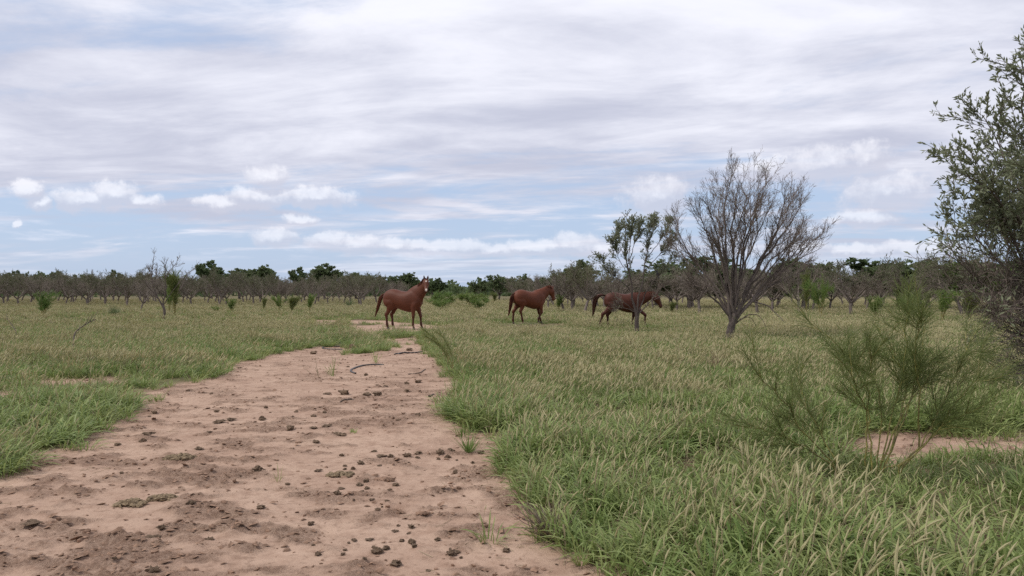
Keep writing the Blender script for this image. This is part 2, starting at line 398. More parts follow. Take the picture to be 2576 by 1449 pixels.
# ------------------------------------------------------------------ ground sheet
def axis_x():
    a = np.arange(-5, 4.001, 0.025); g = []; x = 4.0; s = 0.03
    while x < 3200: x += s; s *= 1.085; g.append(x)
    g = np.array(g); return np.concatenate([-(g[::-1]+1.0), a, g])
ys = [-40, -20, -8, -2, 1.0, 2.2]; y = 2.6
while y < 3600: ys.append(y); y += max(0.014, 0.0043*y if y < 45 else 0.05*y)
gx, gy = np.meshgrid(axis_x(), np.array(ys)); X, Y = gx.ravel(), gy.ravel()
D = field(X, Y)
Z = ground_h(X, Y, D)
nx, ny = gx.shape[1], gx.shape[0]
ii = (np.arange(ny-1)[:, None]*nx+np.arange(nx-1)[None, :]).ravel()
gm = mesh_np('ground', np.stack([X, Y, Z], 1), [np.stack([ii, ii+1, ii+nx+1, ii+nx], 1)], M_earth,
             attrs={'rough': rough_mask(X, Y)*np.clip(1-Y/70, 0.2, 1), 'grass': sstep(D, -0.05, 0.45)})
obj('ground', gm, kind='structure', label='bare pinkish earth track and the soil under the grass')

# ------------------------------------------------------------------ grass
PROTO = bpy.data.collections.new('grass_prototypes')      # referenced only by the scatter, never shown itself
def tuft(name, r, nb, hb, wb, nh, hh_, spread, seg=3, headseg=6, headw=0.0085, headl=0.10, straw=0.1):
    mb = MB()
    def blades(n, h, w, m, lean):
        a = r.uniform(0, 2*math.pi, n); rad = spread*np.sqrt(r.uniform(0, 1, n))
        st = np.stack([np.cos(a)*rad, np.sin(a)*rad, np.full(n, -0.03)], 1)
        a2 = a+r.normal(0, 0.7, n); ln = np.abs(r.normal(lean, 0.25, n))
        d = np.stack([np.cos(a2)*ln, np.sin(a2)*ln, np.ones(n)], 1)
        L = h*r.uniform(0.55, 1.15, n)
        P = np.empty((n, seg+1, 3)); P[:, 0] = st; d = nrm(d); out = np.stack([np.cos(a2), np.sin(a2), np.zeros(n)], 1)
        bend = r.uniform(0.15, 0.95, n)[:, None]
        for k in range(seg):
            P[:, k+1] = P[:, k]+d*(L/seg)[:, None]; d = nrm(d+out*bend*(k+1)*0.55+np.array([0.06, 0, -0.22])*bend*(k+1))
        wd = w*r.uniform(0.7, 1.3, n)[:, None]*np.array([0.8]+[1.0]*(seg-1)+[0.12])[None, :]
        sd_ = np.stack([-np.sin(a2), np.cos(a2), r.normal(0, 0.3, n)], 1); ribbons(mb, P, wd, nrm(sd_), m)
    blades(nb, hb, wb, 0, 0.45)
    if straw: blades(max(2, int(nb*straw)), hb*0.8, wb*0.6, 2, 0.7)
    if nh:
        a = r.uniform(0, 2*math.pi, nh); rad = spread*np.sqrt(r.uniform(0, 1, nh)); st = np.stack([np.cos(a)*rad, np.sin(a)*rad, np.zeros(nh)], 1)
        L = hh_*r.uniform(0.7, 1.12, nh); d = nrm(np.stack([np.cos(a)*0.28+0.16+r.normal(0, .16, nh), np.sin(a)*0.28+r.normal(0, .16, nh), np.ones(nh)], 1))
        P = grow(st, d, L, 3, 0.05, 0.0, r, (0.05, 0, -0.02)); tubes(mb, P, np.full((nh, 4), wb*0.16), 3, 2)
        tp_ = P[:, -1]; td = nrm(P[:, -1]-P[:, -2]); hl = headl*r.uniform(0.7, 1.3, nh)
        Q = np.stack([tp_-td*0.004, tp_+td*(hl*0.22)[:, None], tp_+td*(hl*0.6)[:, None]+np.array([0.004, 0, 0]), tp_+td*hl[:, None]+np.array([0.012, 0, -0.004])], 1)
        hw = headw*r.uniform(0.75, 1.25, nh)[:, None]*np.array([0.35, 1.0, 0.9, 0.12])[None, :]
        tubes(mb, Q, hw, headseg, 1)
        if headseg >= 5:        # bristles
            k = 10; ps = np.repeat(Q[:, 1:3].mean(1), k, 0)+np.repeat(td, k, 0)*(r.uniform(-.45, .35, nh*k)*np.repeat(hl, k))[:, None]
            bd = nrm(np.repeat(td, k, 0)*0.8+r.normal(size=(nh*k, 3))*0.5)
            leaves(mb, ps, bd, np.full(nh*k, headw*2.6), np.full(nh*k, 0.0016), r, 1)
    o = bpy.data.objects.new(name, mb.mesh(name, [M_blade, M_head, M_straw], smooth=False)); PROTO.objects.link(o); return o
r = np.random.default_rng(11)
NEAR_L, NEAR_H, MID_L, MID_H, FAR_L, FAR_H = [], [], [], [], [], []
names = []
def add_proto(lst, *a, **k):
    nm = 'tuft_%02d' % len(names); tuft(nm, *a, **k); lst.append(len(names)); names.append(nm)
for i in range(5): add_proto(NEAR_L, r, 25, 0.32, 0.0120, (0, 1, 0, 0, 1)[i], 0.30, 0.085, seg=4, headw=.0054, headl=.085)
for i in range(6): add_proto(NEAR_H, r, 23, 0.31, 0.0110, (1, 1, 2, 2, 1, 1)[i], 0.33, 0.09, seg=4, headw=.0054, headl=.085)
for i in range(3): add_proto(MID_L, r, 44, 0.27, 0.0120, 1, 0.28, 0.14, headseg=4, headw=0.0075)
for i in range(4): add_proto(MID_H, r, 40, 0.27, 0.0118, 5, 0.33, 0.14, headseg=4, headw=0.0080)
for i in range(3): add_proto(FAR_L, r, 54, 0.30, 0.026, 4, 0.33, 0.34, seg=2, straw=.02, headseg=3, headw=0.014, headl=0.12)
for i in range(3): add_proto(FAR_H, r, 52, 0.29, 0.026, 13, 0.34, 0.36, seg=2, straw=.02, headseg=3, headw=0.014, headl=0.12)

_q = G(2240, 1240); LOW = [(_q[0], _q[1]-.2, .8, .66), (*G(2420, 1185), .8, .65), (*G(1331, 822), 2.6, .45), (*G(1331, 835), 2.4, .6), (*G(1567, 838), 2.6, .55), (*G(1567, 852), 2.4, .75)]   # grazed or trampled spots
def scatter(name, y0, y1, dens, leafy, heady, margin, label, smin=0.75, smax=1.2):
    r = np.random.default_rng(len(name)*13+int(y0))
    ymx = y1; hw = 0.70*ymx+margin
    n = int(dens*(y1-y0)*2*hw); x = r.uniform(-hw, hw, n); y = r.uniform(y0, y1, n)
    k = np.abs(x) < 0.70*y+margin; x, y = x[k], y[k]
    d = field(x, y)
    thin = fbm(x, y, 0.9, 3, 77)
    keep = (d > 0.02) & (r.uniform(0, 1, len(x)) < np.clip(0.78+d*1.2, 0, 1)) & (r.uniform(0, 1, len(x)) < np.clip((thin-0.27)*4.8, 0.30, 1))
    # a few loose tufts straying on to the bare soil
    keep |= (d > -0.35) & (d < 0.02) & (r.uniform(0, 1, len(x)) < 0.03)
    x, y, d = x[keep], y[keep], d[keep]
    lf = fbm(x, y, 0.45, 4, 91)
    ph = np.clip((0.22+0.68*sstep(lf, 0.38, 0.56))*np.clip(0.30+d*0.9, 0, 1), 0.05, 0.92)
    h = r.uniform(0, 1, len(x)) < ph
    idx = np.where(h, r.choice(heady, len(x)), r.choice(leafy, len(x)))
    hs = 0.66+0.62*fbm(x, y, 1.1, 3, 101)
    s = r.uniform(smin, smax, len(x))*hs*np.clip(0.88+d*0.5, 0.6, 1)
    for (qx, qy, qr, qf) in LOW: s = s*(1-(1-qf)*sstep(np.hypot((x-qx), (y-qy)*.7), qr, qr*.45))
    z = ground_h(x, y, d, fine=False)
    rot = np.stack([r.normal(0, 0.10, len(x)), 0.08+r.normal(0, 0.10, len(x)), r.normal(0, 0.9, len(x))], 1)
    me = bpy.data.meshes.new(name); me.vertices.add(len(x)); me.vertices.foreach_set('co', np.stack([x, y, z], 1).astype(np.float32).ravel())
    me.attributes.new('rot', 'FLOAT_VECTOR', 'POINT').data.foreach_set('vector', rot.astype(np.float32).ravel())
    me.attributes.new('scl', 'FLOAT', 'POINT').data.foreach_set('value', s.astype(np.float32))
    me.attributes.new('idx', 'INT', 'POINT').data.foreach_set('value', idx.astype(np.int32)); me.update()
    for m_ in (M_blade, M_head, M_straw): me.materials.append(m_)
    o = obj(name, me, kind='stuff', label=label); o['category'] = 'grass'
    md = o.modifiers.new('scatter', 'NODES'); md.node_group = SCAT
    print(name, len(x)); return o
SCAT = bpy.data.node_groups.new('scatter', 'GeometryNodeTree')
SCAT.interface.new_socket('Geometry', in_out='INPUT', socket_type='NodeSocketGeometry'); SCAT.interface.new_socket('Geometry', in_out='OUTPUT', socket_type='NodeSocketGeometry')
gi = SCAT.nodes.new('NodeGroupInput'); go = SCAT.nodes.new('NodeGroupOutput'); ip = SCAT.nodes.new('GeometryNodeInstanceOnPoints')
ci = SCAT.nodes.new('GeometryNodeCollectionInfo'); ci.inputs['Collection'].default_value = PROTO; ci.inputs['Separate Children'].default_value = True; ci.inputs['Reset Children'].default_value = True
def na(nm, t):
    n = SCAT.nodes.new('GeometryNodeInputNamedAttribute'); n.data_type = t; n.inputs['Name'].default_value = nm; return n.outputs['Attribute']
ip.inputs['Pick Instance'].default_value = True
L_ = SCAT.links.new
L_(gi.outputs[0], ip.inputs['Points']); L_(ci.outputs[0], ip.inputs['Instance']); L_(na('idx', 'INT'), ip.inputs['Instance Index'])
L_(na('rot', 'FLOAT_VECTOR'), ip.inputs['Rotation']); L_(na('scl', 'FLOAT'), ip.inputs['Scale']); L_(ip.outputs[0], go.inputs[0])
scatter('near_grass', 2.6, 10.5, 92, NEAR_L, NEAR_H, 2.0, 'tall seeding grass closest to the viewer beside the track')
scatter('middle_grass', 10.5, 32, 36, MID_L, MID_H, 3.0, 'seeding grass in the middle of the field around the horses', 0.68, 1.05)
scatter('far_grass', 32, 135, 5.0, FAR_L, FAR_H, 6.0, 'far pale grass running under the orchard trees', 0.50, 0.80)


# ------------------------------------------------------------------ trees
def tree_mesh(limbs, rads, levels, leaf, r, mats, trunk_sides=7, wind=(0, 0, 0)):
    """limbs: list of polylines, rads: list of (r0,r1). returns trunk mesh, crown mesh (twigs + leaves)"""
    tb, cb, lb_ = MB(), MB(), MB()
    n = 12; P = np.stack([resample(l, n) for l in limbs]); r0 = np.array([a for a, b in rads]); r1 = np.array([b for a, b in rads])
    jit = r.normal(size=P.shape)*0.012; jit[:, 0] = 0; P = P+jit*np.linalg.norm(P[:, -1]-P[:, 0], axis=1)[:, None, None]*0.6
    Rd = taper(r0, r1, n); tubes(tb, P, Rd, trunk_sides)
    cur, cr = P, Rd; last = None
    for li, lv in enumerate(levels):
        k = lv['k']; sel = slice(None) if li else slice(lv.get('skip', 0), None)
        pos, d, rad, t, idx = spawn(cur[sel], cr[sel], k, lv.get('t0', 0.25), 1.0, lv['ang'], lv.get('asd', 0.2), r, lv.get('up', 0.0))
        L = lv['len']*r.uniform(0.55, 1.3, len(pos))*(1.15-lv.get('tip', 0.5)*t)
        C = grow(pos, d, L, lv.get('seg', 4), lv.get('wander', 0.14), lv.get('trop', 0.1), r, wind)
        ra = np.minimum(rad*0.75, lv['r']*r.uniform(0.75, 1.25, len(pos))); rb = np.full(len(pos), lv['r1'])
        RR = taper(ra, np.minimum(rb, ra), C.shape[1]); tubes(tb if lv.get('trunk') else cb, C, RR, lv.get('sides', 3), 0)
        if last is None or lv.get('leafy', True): last = C
        cur, cr = C, RR
        if leaf and li in leaf['levels']:
            pos2, d2, _, t2, id2 = spawn(C, RR, leaf['k'], 0.1, 1.0, leaf.get('ang', 0.7), 0.3, r, leaf.get('up', 0.2))
            keep = r.uniform(0, 1, len(pos2)) < leaf['f'](pos2)
            pos2, d2 = pos2[keep], d2[keep]; s = leaf['L']*r.uniform(0.6, 1.3, len(pos2))
            leaves(lb_, pos2, d2, s, s*leaf.get('asp', 0.4), r, 0)
    return tb.mesh('trunk', [mats[0]]), cb.mesh('crown', [mats[1]], smooth=False), (lb_.mesh('leaves', [mats[2]], smooth=False) if lb_.n else None)
def tree_thing(name, loc, meshes, label, group=None, rz=0.0, sc=1.0, cat='tree'):
    t = thing(name, loc, label, cat, group, rz, sc)
    obj('trunk', meshes[0], t); c_ = obj('crown', meshes[1], t)
    if meshes[2]: obj('leaves', meshes[2], c_)
    return t
def crop3(cx, cy): return ((cx/2.5875+1880)/1.26708, (cy/2.5875+540)/1.26708)
def limb3(base, pts, Yb, dyt, r, conv=crop3):
    """limb given by bearings, drifting dyt metres in depth from base to tip; local coords"""
    out = []
    for i, (a, b) in enumerate(pts):
        f = i/(len(pts)-1); u, v = conv(a, b) if conv else (a, b); w = at(u, v, Yb+dyt*f*f); out.append(w-base)
    return out

# the bare, many-stemmed tree right of centre
r = np.random.default_rng(21)
YB = 23.0; u0, v0 = crop3(1150, 1385); bx = (u0-CX)/FPX*YB; base = np.array([bx, YB, gz(bx, YB)])
def L3(pts, dy): return limb3(base, pts, YB, dy, r)
limbs = [L3([(1150,1440),(1152,1370),(1170,1290),(1190,1190)], 0.0), L3([(1205,1270),(1310,1190),(1400,1195),(1450,1290)], -0.7), L3([(1330,1090),(1470,1120),(1540,1190),(1600,1250)], -0.9), L3([(1205,1270),(1270,1215),(1340,1220),(1370,1300)], .5),
 L3([(1172,1290),(1160,1180),(1122,1000),(1115,800),(1128,560),(1100,380),(1120,200),(1180,60)], -0.3),
 L3([(1180,1250),(1182,1000),(1190,800),(1180,600),(1170,400),(1200,250),(1260,110)], 0.4),
 L3([(1190,1220),(1220,950),(1212,760),(1270,550),(1350,350),(1450,180)], -0.9),
 L3([(1195,1230),(1290,1000),(1350,850),(1420,700),(1560,500),(1640,350),(1700,230)], 0.3),
 L3([(1200,1250),(1330,1090),(1450,980),(1560,850),(1700,740),(1850,680),(1920,640)], -0.4),
 L3([(1175,1230),(1080,1020),(960,880),(840,720),(750,600),(710,470)], 0.5),
 L3([(1165,1180),(1090,900),(1020,720),(985,560),(910,420),(880,330)], -0.5),
 L3([(1160,1200),(1000,960),(880,850),(760,700),(700,620)], 1.2),
 L3([(1200,1200),(1290,1030),(1400,850),(1500,750),(1650,620),(1800,540)], 1.1),
 L3([(1190,1200),(1160,950),(1080,700),(1040,480),(980,300)], -1.6),
 L3([(1190,1200),(1240,900),(1330,650),(1400,480),(1480,330)], -1.5),
 L3([(1190,1200),(1230,880),(1300,640),(1340,400),(1330,200)], 1.6),
 L3([(1190,1200),(1110,880),(1060,640),(1080,420)], 1.7),
 L3([(1200,1240),(1330,1080),(1480,960),(1620,900),(1740,840)], 1.3),
 L3([(1170,1230),(1050,1080),(930,1000),(830,960)], -1.2),
 L3([(1215,1180),(1380,960),(1480,820),(1600,700),(1700,560)], -1.2),
 L3([(1190,1200),(1240,800),(1300,520),(1400,270),(1475,95)], 0.8), L3([(1190,1180),(1172,800),(1190,520),(1290,260),(1390,85)], -0.7), L3([(1180,1180),(1120,800),(1090,560),(1065,360),(1070,170)], 0.9),
 L3([(1290,1000),(1400,780),(1500,600),(1590,380),(1610,200)], -0.5), L3([(1350,850),(1500,650),(1640,470),(1740,300)], 0.8), L3([(1330,1090),(1480,900),(1600,790),(1760,640),(1880,560)], 0.2)]
rads = [(0.135, 0.095), (.022, .006), (.024, .007), (.018, .006)]+[(0.058, 0.006)]*2+[(0.050, 0.006)]*12+[(0.042, 0.006)]*8; rads = rads[:len(limbs)]
bare = tree_mesh(limbs, rads, [dict(skip=4, k=15, t0=0.34, ang=0.42, len=0.98, r=0.013, r1=0.005, trop=0.10, seg=5, tip=0.50, wander=0.11),
                               dict(k=7, t0=0.12, ang=0.50, len=0.42, r=0.0062, r1=0.0036, trop=0.10, seg=3, wander=0.16),
                               dict(k=4, t0=0.15, ang=0.60, len=0.19, r=0.0040, r1=0.0030, trop=0.06, seg=2, wander=0.15)],
                 dict(levels=(1, 2), k=1, L=0.050, asp=0.26, ang=0.5, f=lambda p: np.clip(0.10+0.07*(p[:, 2]-1.2), 0.02, 0.30)), r, (M_bark, M_twigd, M_olive), 8)
t = tree_thing('bare_tree', base, bare, 'large nearly leafless grey tree with many fanning stems right of the walking horse')

# the smaller leafy tree in front of the third horse
r = np.random.default_rng(22)
YS = 28.5; u0, v0 = crop3(388, 1305); bx = (u0-CX)/FPX*YS; base = np.array([bx, YS, gz(bx, YS)])
def L3(pts, dy): return limb3(base, pts, YS, dy, r)
limbs = [L3([(388,1370),(386,1300),(388,1240),(390,1180)], 0),
 L3([(385,1210),(360,1120),(330,960),(318,800),(300,640),(290,520),(300,430)], 0.2),
 L3([(388,1190),(405,1050),(430,900),(460,740),(500,580),(540,430)], -0.2),
 L3([(330,1000),(280,930),(200,880),(130,820),(90,740)], -0.5),
 L3([(395,1200),(480,1110),(560,1010),(620,930)], -0.5),
 L3([(400,1180),(440,1050),(520,930),(620,800),(720,720)], 0.5),
 L3([(385,1190),(320,1150),(240,1140),(190,1170)], -0.6),
 L3([(380,1180),(300,1110),(220,1060),(160,1000)], 0.5),
 L3([(318,800),(270,680),(230,560),(240,470)], 0.6),
 L3([(318,780),(360,640),(400,520),(430,440)], -0.5),
 L3([(460,740),(560,620),(620,520),(650,440)], 0.6),
 L3([(330,900),(250,760),(200,650),(180,580)], -0.4),
 L3([(440,850),(560,720),(640,640),(690,560)], -0.5),
 L3([(318,760),(330,620),(350,520),(360,440)], 0.4),
 L3([(500,580),(490,520),(520,440)], 0.3)]
rads = [(0.095, 0.075), (0.052, 0.008), (0.04, 0.007), (0.022, 0.004), (0.026, 0.006), (0.026, 0.005), (0.018, 0.005), (0.018, 0.004)]+[(0.017, 0.004)]*7
def fs(p):
    g = sstep(p[:, 2], 1.75, 2.9); return np.clip(0.03+0.85*g, 0, 1)
small = tree_mesh(limbs, rads, [dict(skip=1, k=19, t0=0.42, ang=0.46, len=0.46, r=0.010, r1=0.004, trop=0.17, seg=4, tip=0.55),
                                dict(k=7, t0=0.2, ang=0.6, len=0.27, r=0.0042, r1=0.0026, trop=0.09, seg=3)],
                  dict(levels=(0, 1), k=12, L=0.066, asp=0.38, ang=0.6, f=fs), r, (M_bark, M_twigd, M_olive), 8)
tree_thing('young_tree', base, small, 'young grey-green tree with two leafy tufts standing in front of the third horse')

# the big tree at the right edge
r = np.random.default_rng(23)
YR = 12.0; bx = (2668-CX)/FPX*YR; base = np.array([bx, YR, gz(bx, YR)])
def L3(pts, dy): return limb3(base, pts, YR, dy, r, lambda a, b: (2668+(a-2668)*.93, b))
limbs = [L3([(2668,985),(2660,930),(2650,880)], 0),
 L3([(2660,930),(2640,760),(2600,560),(2570,380),(2545,220),(2530,130)], 0.1),
 L3([(2655,900),(2600,760),(2520,600),(2450,470),(2390,390)], -0.3),
 L3([(2655,900),(2590,780),(2500,680),(2420,600),(2350,550)], 0.3),
 L3([(2655,900),(2570,800),(2480,740),(2400,690),(2345,640)], -0.5),
 L3([(2655,920),(2590,850),(2530,800),(2470,770),(2440,750)], 0.5),
 L3([(2655,930),(2600,880),(2540,840),(2480,830)], -0.6),
 L3([(2660,900),(2630,700),(2570,540),(2500,400),(2440,290)], 0.7),
 L3([(2660,900),(2620,720),(2560,580),(2470,480),(2370,430)], -0.8),
 L3([(2665,900),(2660,640),(2620,430),(2590,270),(2570,170)], -0.6),
 L3([(2665,900),(2700,640),(2680,420),(2660,250)], 0.4),
 L3([(2670,900),(2760,650),(2800,420),(2790,250)], -0.3),
 L3([(2670,900),(2800,700),(2900,520),(2960,400)], 0.4),
 L3([(2670,920),(2800,800),(2950,700)], -0.5),
 L3([(2660,900),(2610,700),(2550,500),(2520,360)], 1.3),
 L3([(2660,900),(2600,760),(2500,600),(2420,500)], 1.3),
 L3([(2660,920),(2590,820),(2500,720),(2440,660)], 1.4),
 L3([(2660,950),(2620,920),(2570,905),(2530,925)], -0.5),
 L3([(2660,900),(2640,700),(2590,540),(2560,400)], -1.5),
 L3([(2660,940),(2580,860),(2500,790),(2450,790)], -1.2)]
rads = [(0.13, 0.10)]+[(0.060, 0.007), (0.045, 0.006), (0.04, 0.005), (0.036, 0.005), (0.03, 0.005), (0.026, 0.004)]+[(0.042, 0.006)]*7+[(0.036, 0.005)]*3+[(0.018, 0.004), (0.036, 0.005), (0.026, 0.004)]
def fr(p): return np.clip(sstep(p[:, 2], 1.9, 3.0)*0.95+0.04, 0, 1)
edge = tree_mesh(limbs, rads, [dict(skip=1, k=34, t0=0.18, ang=0.58, len=0.82, r=0.0095, r1=0.0036, trop=0.06, seg=5, tip=0.45, wander=0.16),
                               dict(k=8, t0=0.12, ang=0.65, len=0.31, r=0.0045, r1=0.0024, trop=0.05, seg=3, wander=0.2)],
                 dict(levels=(0, 1), k=9, L=0.085, asp=0.34, ang=0.6, f=fr), r, (M_bark, M_twigd, M_olive), 9)
tree_thing('leafy_tree', base+np.array([.12, 0, 0]), edge, 'tall olive-leaved tree with tangled bare lower branches at the right edge')

# orchard trees : a handful of grown individuals, repeated
def orchard_mesh(r, H=3.3, leafk=3, lean=0.25, leafmat=None):
    k = r.integers(5, 7); hf = r.uniform(0.75, 1.05); lx = r.uniform(0.1, 1.0)*lean
    limbs = [[(0, 0, -0.1), (0.02, 0, 0.3), (lx*0.6, 0.02, hf*0.75), (lx, 0.0, hf)]]; rads = [(0.115, 0.085)]
    for i in range(k):
        a = i*2*math.pi/k+r.uniform(-.4, .4); sp_ = r.uniform(1.2, 1.9); top = H*r.uniform(0.78, 1.0)
        c, s = math.cos(a), math.sin(a)
        limbs.append([(lx, 0, hf-0.06), (lx+c*sp_*0.35, s*sp_*0.35, hf+(top-hf)*0.25), (lx+c*sp_*0.75+.1, s*sp_*0.75, hf+(top-hf)*0.62), (lx+c*sp_+.25, s*sp_, top*0.95)]); rads.append((0.062, 0.012))
    f = (lambda p: np.clip(sstep(p[:, 2], H*0.45, H*0.9)*1.0+0.10, 0, 1)) if leafk > 1 else (lambda p: np.clip(sstep(p[:, 2], H*0.6, H*1.0)*.35+0.03, 0, 1))
    return tree_mesh(limbs, rads, [dict(skip=1, k=9, t0=0.15, ang=0.62, len=1.05, r=0.020, r1=0.008, trop=0.07, seg=4, tip=0.45, wander=0.2),
                                   dict(k=7, t0=0.1, ang=0.7, len=0.52, r=0.010, r1=0.0055, trop=0.07, seg=3, wander=0.2),
                                   dict(k=4, t0=0.1, ang=0.7, len=0.28, r=0.0065, r1=0.0045, trop=0.04, seg=2, wander=0.2)],
                     dict(levels=(1, 2), k=leafk, L=0.085, asp=0.55, f=f), r, (M_barkd, M_twig, leafmat or M_orch), 6, wind=(0.035, 0, 0))
r = np.random.default_rng(31)
OR = [orchard_mesh(np.random.default_rng(300+i), H=r.uniform(3.0, 3.5), leafk=(3, 3, 4, 1, 1, 1)[i]) for i in range(6)]
protos = []
def place_orchard(x, y, i, rz, s, label, group=None):
    z = gz(x, y) if y < 60 else 0.0
    if len(protos) <= i or protos[i] is None:
        while len(protos) <= i: protos.append(None)
        protos[i] = tree_thing('orchard_tree', (x, y, z), OR[i], label, group, rz, s); return protos[i]
    return copy_thing(protos[i], (x, y, z), rz, s, label, group)
LBL_L = 'low leafless orchard tree with forked trunk in the rows left of the track'
LBL_R = 'grey twiggy orchard tree in the thicket of rows right of the track'
ORD = ['first', 'second', 'third', 'fourth', 'fifth', 'sixth', 'seventh', 'eighth', 'ninth', 'tenth', 'eleventh', 'twelfth', 'thirteenth', 'fourteenth', 'fifteenth', 'sixteenth', 'seventeenth', 'eighteenth', 'nineteenth', 'twentieth', 'twenty-first', 'twenty-second']
cnt = 0
for row in range(8):                       # left block
    y = 76+row*5.2
    x = -15.0-r.uniform(0, 2.5); k = 0
    while x > -0.70*y-4:
        side = np.clip((-x/y-0.30)/0.35, 0, 1)
        lb = LBL_L if row else 'orchard tree in the front row left of the track, %s counting left from the gap' % ORD[k]
        place_orchard(x+r.normal(0, .35), y+r.normal(0, .5), (0, 3, 1, 2, 4, 0, 1, 5)[cnt % 8], r.uniform(-.5, .5) if cnt % 2 else r.uniform(2.4, 3.6), r.uniform(0.84, 1.0)+.14*side, lb, 'orchard trees left of the track'); cnt += 1; k += 1
        x -= 4.4+r.uniform(-.4, .5)
for row in range(7):                       # right block
    y = 56+row*6.4
    x = (3.2 if row < 2 else 0.5)+r.uniform(0, 1.5); k = 0
    while x < 0.70*y+5:
        s = r.uniform(0.78, 0.96)*(1.0 if x < 10 else 1.06)
        lb = LBL_R if row else 'orchard tree in the front row right of the track, %s counting right from the gap' % ORD[k]
        place_orchard(x+r.normal(0, .4), y+r.normal(0, .6), (3, 4, 5, 3, 4, 5, 1)[cnt % 7], r.uniform(0, 6.28), s, lb, 'orchard trees right of the track'); cnt += 1; k += 1
        x += 3.6+r.uniform(-.4, .5)
# single ones that stand out
def orch(u, v, i, s, rz, label): x, y = G(u, v); return place_orchard(x, y, i, rz, s, label)
orch(1472, 790, 2, 0.98, 0.4, 'pale-trunked twiggy tree just behind the gap between the second and third horse')
orch(1440, 786, 0, 0.92, 2.0, 'bushy twiggy tree directly right of the second horse\'s head')
orch(2140, 797, 1, 1.02, 1.2, 'bare tree with short pale trunk beyond the grass right of the large bare tree')
orch(355, 783, 3, 0.72, 0.2, 'low crooked orchard tree left of the tall dead sapling')
orch(1760, 792, 4, 0.95, 2.2, 'twiggy orchard tree behind the left side of the large bare tree')
orch(1905, 794, 5, 0.98, 3.3, 'twiggy orchard tree behind the right side of the large bare tree')
orch(2290, 794, 0, 1.08, 0.9, 'brown twiggy tree behind the green feathery shrub near the right edge')
orch(2420, 800, 2, 1.0, 2.6, 'brown twiggy tree half hidden behind the tree at the right edge')
orch(2010, 789, 3, 1.05, 1.4, 'dark-stemmed orchard tree beside the tall green shrub on the right')

# evergreen trees standing above the orchard
def evergreen_mesh(r, H, Wd, hf, n=26, lmat=None, L=0.25, kk=26):
    limbs = [[(0, 0, -0.1), (0.05, 0, hf*0.5), (0.1, 0.03, hf)]]; rads = [(0.16, 0.11)]
    k = 9
    for i in range(k):
        a = i*2*math.pi/k+r.uniform(-.5, .5); sp_ = Wd*0.5*r.uniform(0.25, 0.85); c, s = math.cos(a), math.sin(a); top = hf+(H-hf)*r.uniform(0.55, 0.98)*(1.08-0.35*sp_/(Wd*.5))
        limbs.append([(0.1, 0, hf-.05), (c*sp_*.4, s*sp_*.4, hf+(top-hf)*.4), (c*sp_*.8, s*sp_*.8, hf+(top-hf)*.8), (c*sp_, s*sp_, top)]); rads.append((0.07, 0.015))
    return tree_mesh(limbs, rads, [dict(skip=1, k=7, t0=0.3, ang=0.75, len=0.28*Wd, r=0.03, r1=0.012, trop=0.03, seg=3, tip=0.4),
                                   dict(k=5, t0=0.2, ang=0.8, len=0.13*Wd, r=0.014, r1=0.007, trop=0.02, seg=2)],
                     dict(levels=(0, 1), k=kk, L=L, asp=0.62, ang=0.9, up=0.1, f=lambda p: np.full(len(p), 0.9)), r, (M_barkd, M_twig, lmat or M_mesq), 6)
EV = [evergreen_mesh(np.random.default_rng(400+i), 5.0, (3.6, 4.6, 3.0, 5.4)[i], (1.6, 1.4, 2.0, 1.2)[i], kk=(22, 24, 20, 18)[i]) for i in range(4)]
EVB = evergreen_mesh(np.random.default_rng(410), 5.0, 5.0, 1.3, lmat=M_bright, kk=22)
evp = {}
def evergreen(u, vtop, Y, i, label, group=None, w=1.0):
    me = EVB if i == 'b' else EV[i]; w = w*(1.3 if u < 1400 else 1.65); vtop = vtop-(0 if u < 1400 else 8); H = EYE+(HZ-vtop+7)/FPX*Y; s = H/5.0; x = (u-CX)/FPX*Y; rz = (u*0.37) % 6.28
    if i not in evp: evp[i] = tree_thing('evergreen_tree', (x, Y, 0), me, label, group, rz, (s*w, s*w, s)); return
    copy_thing(evp[i], (x, Y, 0), rz, (s*w, s*w, s), label, group)
evergreen(532, 668, 128, 0, 'rounded dark green tree, tallest crown above the left orchard, right of the dead sapling')
evergreen(603, 682, 130, 2, 'narrow dark green tree between two rounder ones above the left orchard', w=1.2)
evergreen(655, 676, 126, 1, 'broad dark green tree, right one of the close trio above the left orchard', w=.9)
evergreen(815, 670, 122, 2, 'tall thin dark green tree above the orchard just left of the second distant pole')
evergreen(752, 684, 124, 0, 'small grey-green crown above the orchard left of the tall thin tree', w=.8)
evergreen(895, 692, 132, 3, 'wide flat dark green crown above the orchard left of the first horse', w=1.15)
evergreen(960, 700, 140, 2, 'tiny round dark green crown above the back of the first horse', w=.8)
evergreen(1012, 694, 128, 1, 'dark green tree directly behind the neck of the first horse', w=1.1)
evergreen(1086, 710, 118, 0, 'dark green tree just right of the head of the first horse', w=1.0)
evergreen(1105, 714, 135, 2, 'low dark green tree closing the left side of the gap in the orchard', w=1.0)
evergreen(1255, 700, 122, 3, 'wide dark green tree on the right side of the gap in the orchard', w=1.2)
evergreen(1205, 714, 150, 1, 'low dark green tree at the far end of the gap in the orchard', w=1.0)
evergreen(1330, 700, 118, 0, 'small dark green crown above the head of the second horse', w=.8)
evergreen(1385, 708, 112, 2, 'narrow dark green crown just right of the second horse\'s ears')
evergreen(1440, 680, 70, 0, 'loose grey-green crown between the second horse and the young tree', w=1.1)
evergreen(1650, 692, 72, 1, 'dark green crown behind the right bird on the young tree')
evergreen(1735, 662, 64, 3, 'broad dark green tree behind the left side of the large bare tree', w=1.1)
evergreen(1850, 680, 66, 1, 'dark green tree seen through the stems of the large bare tree', w=1.1)
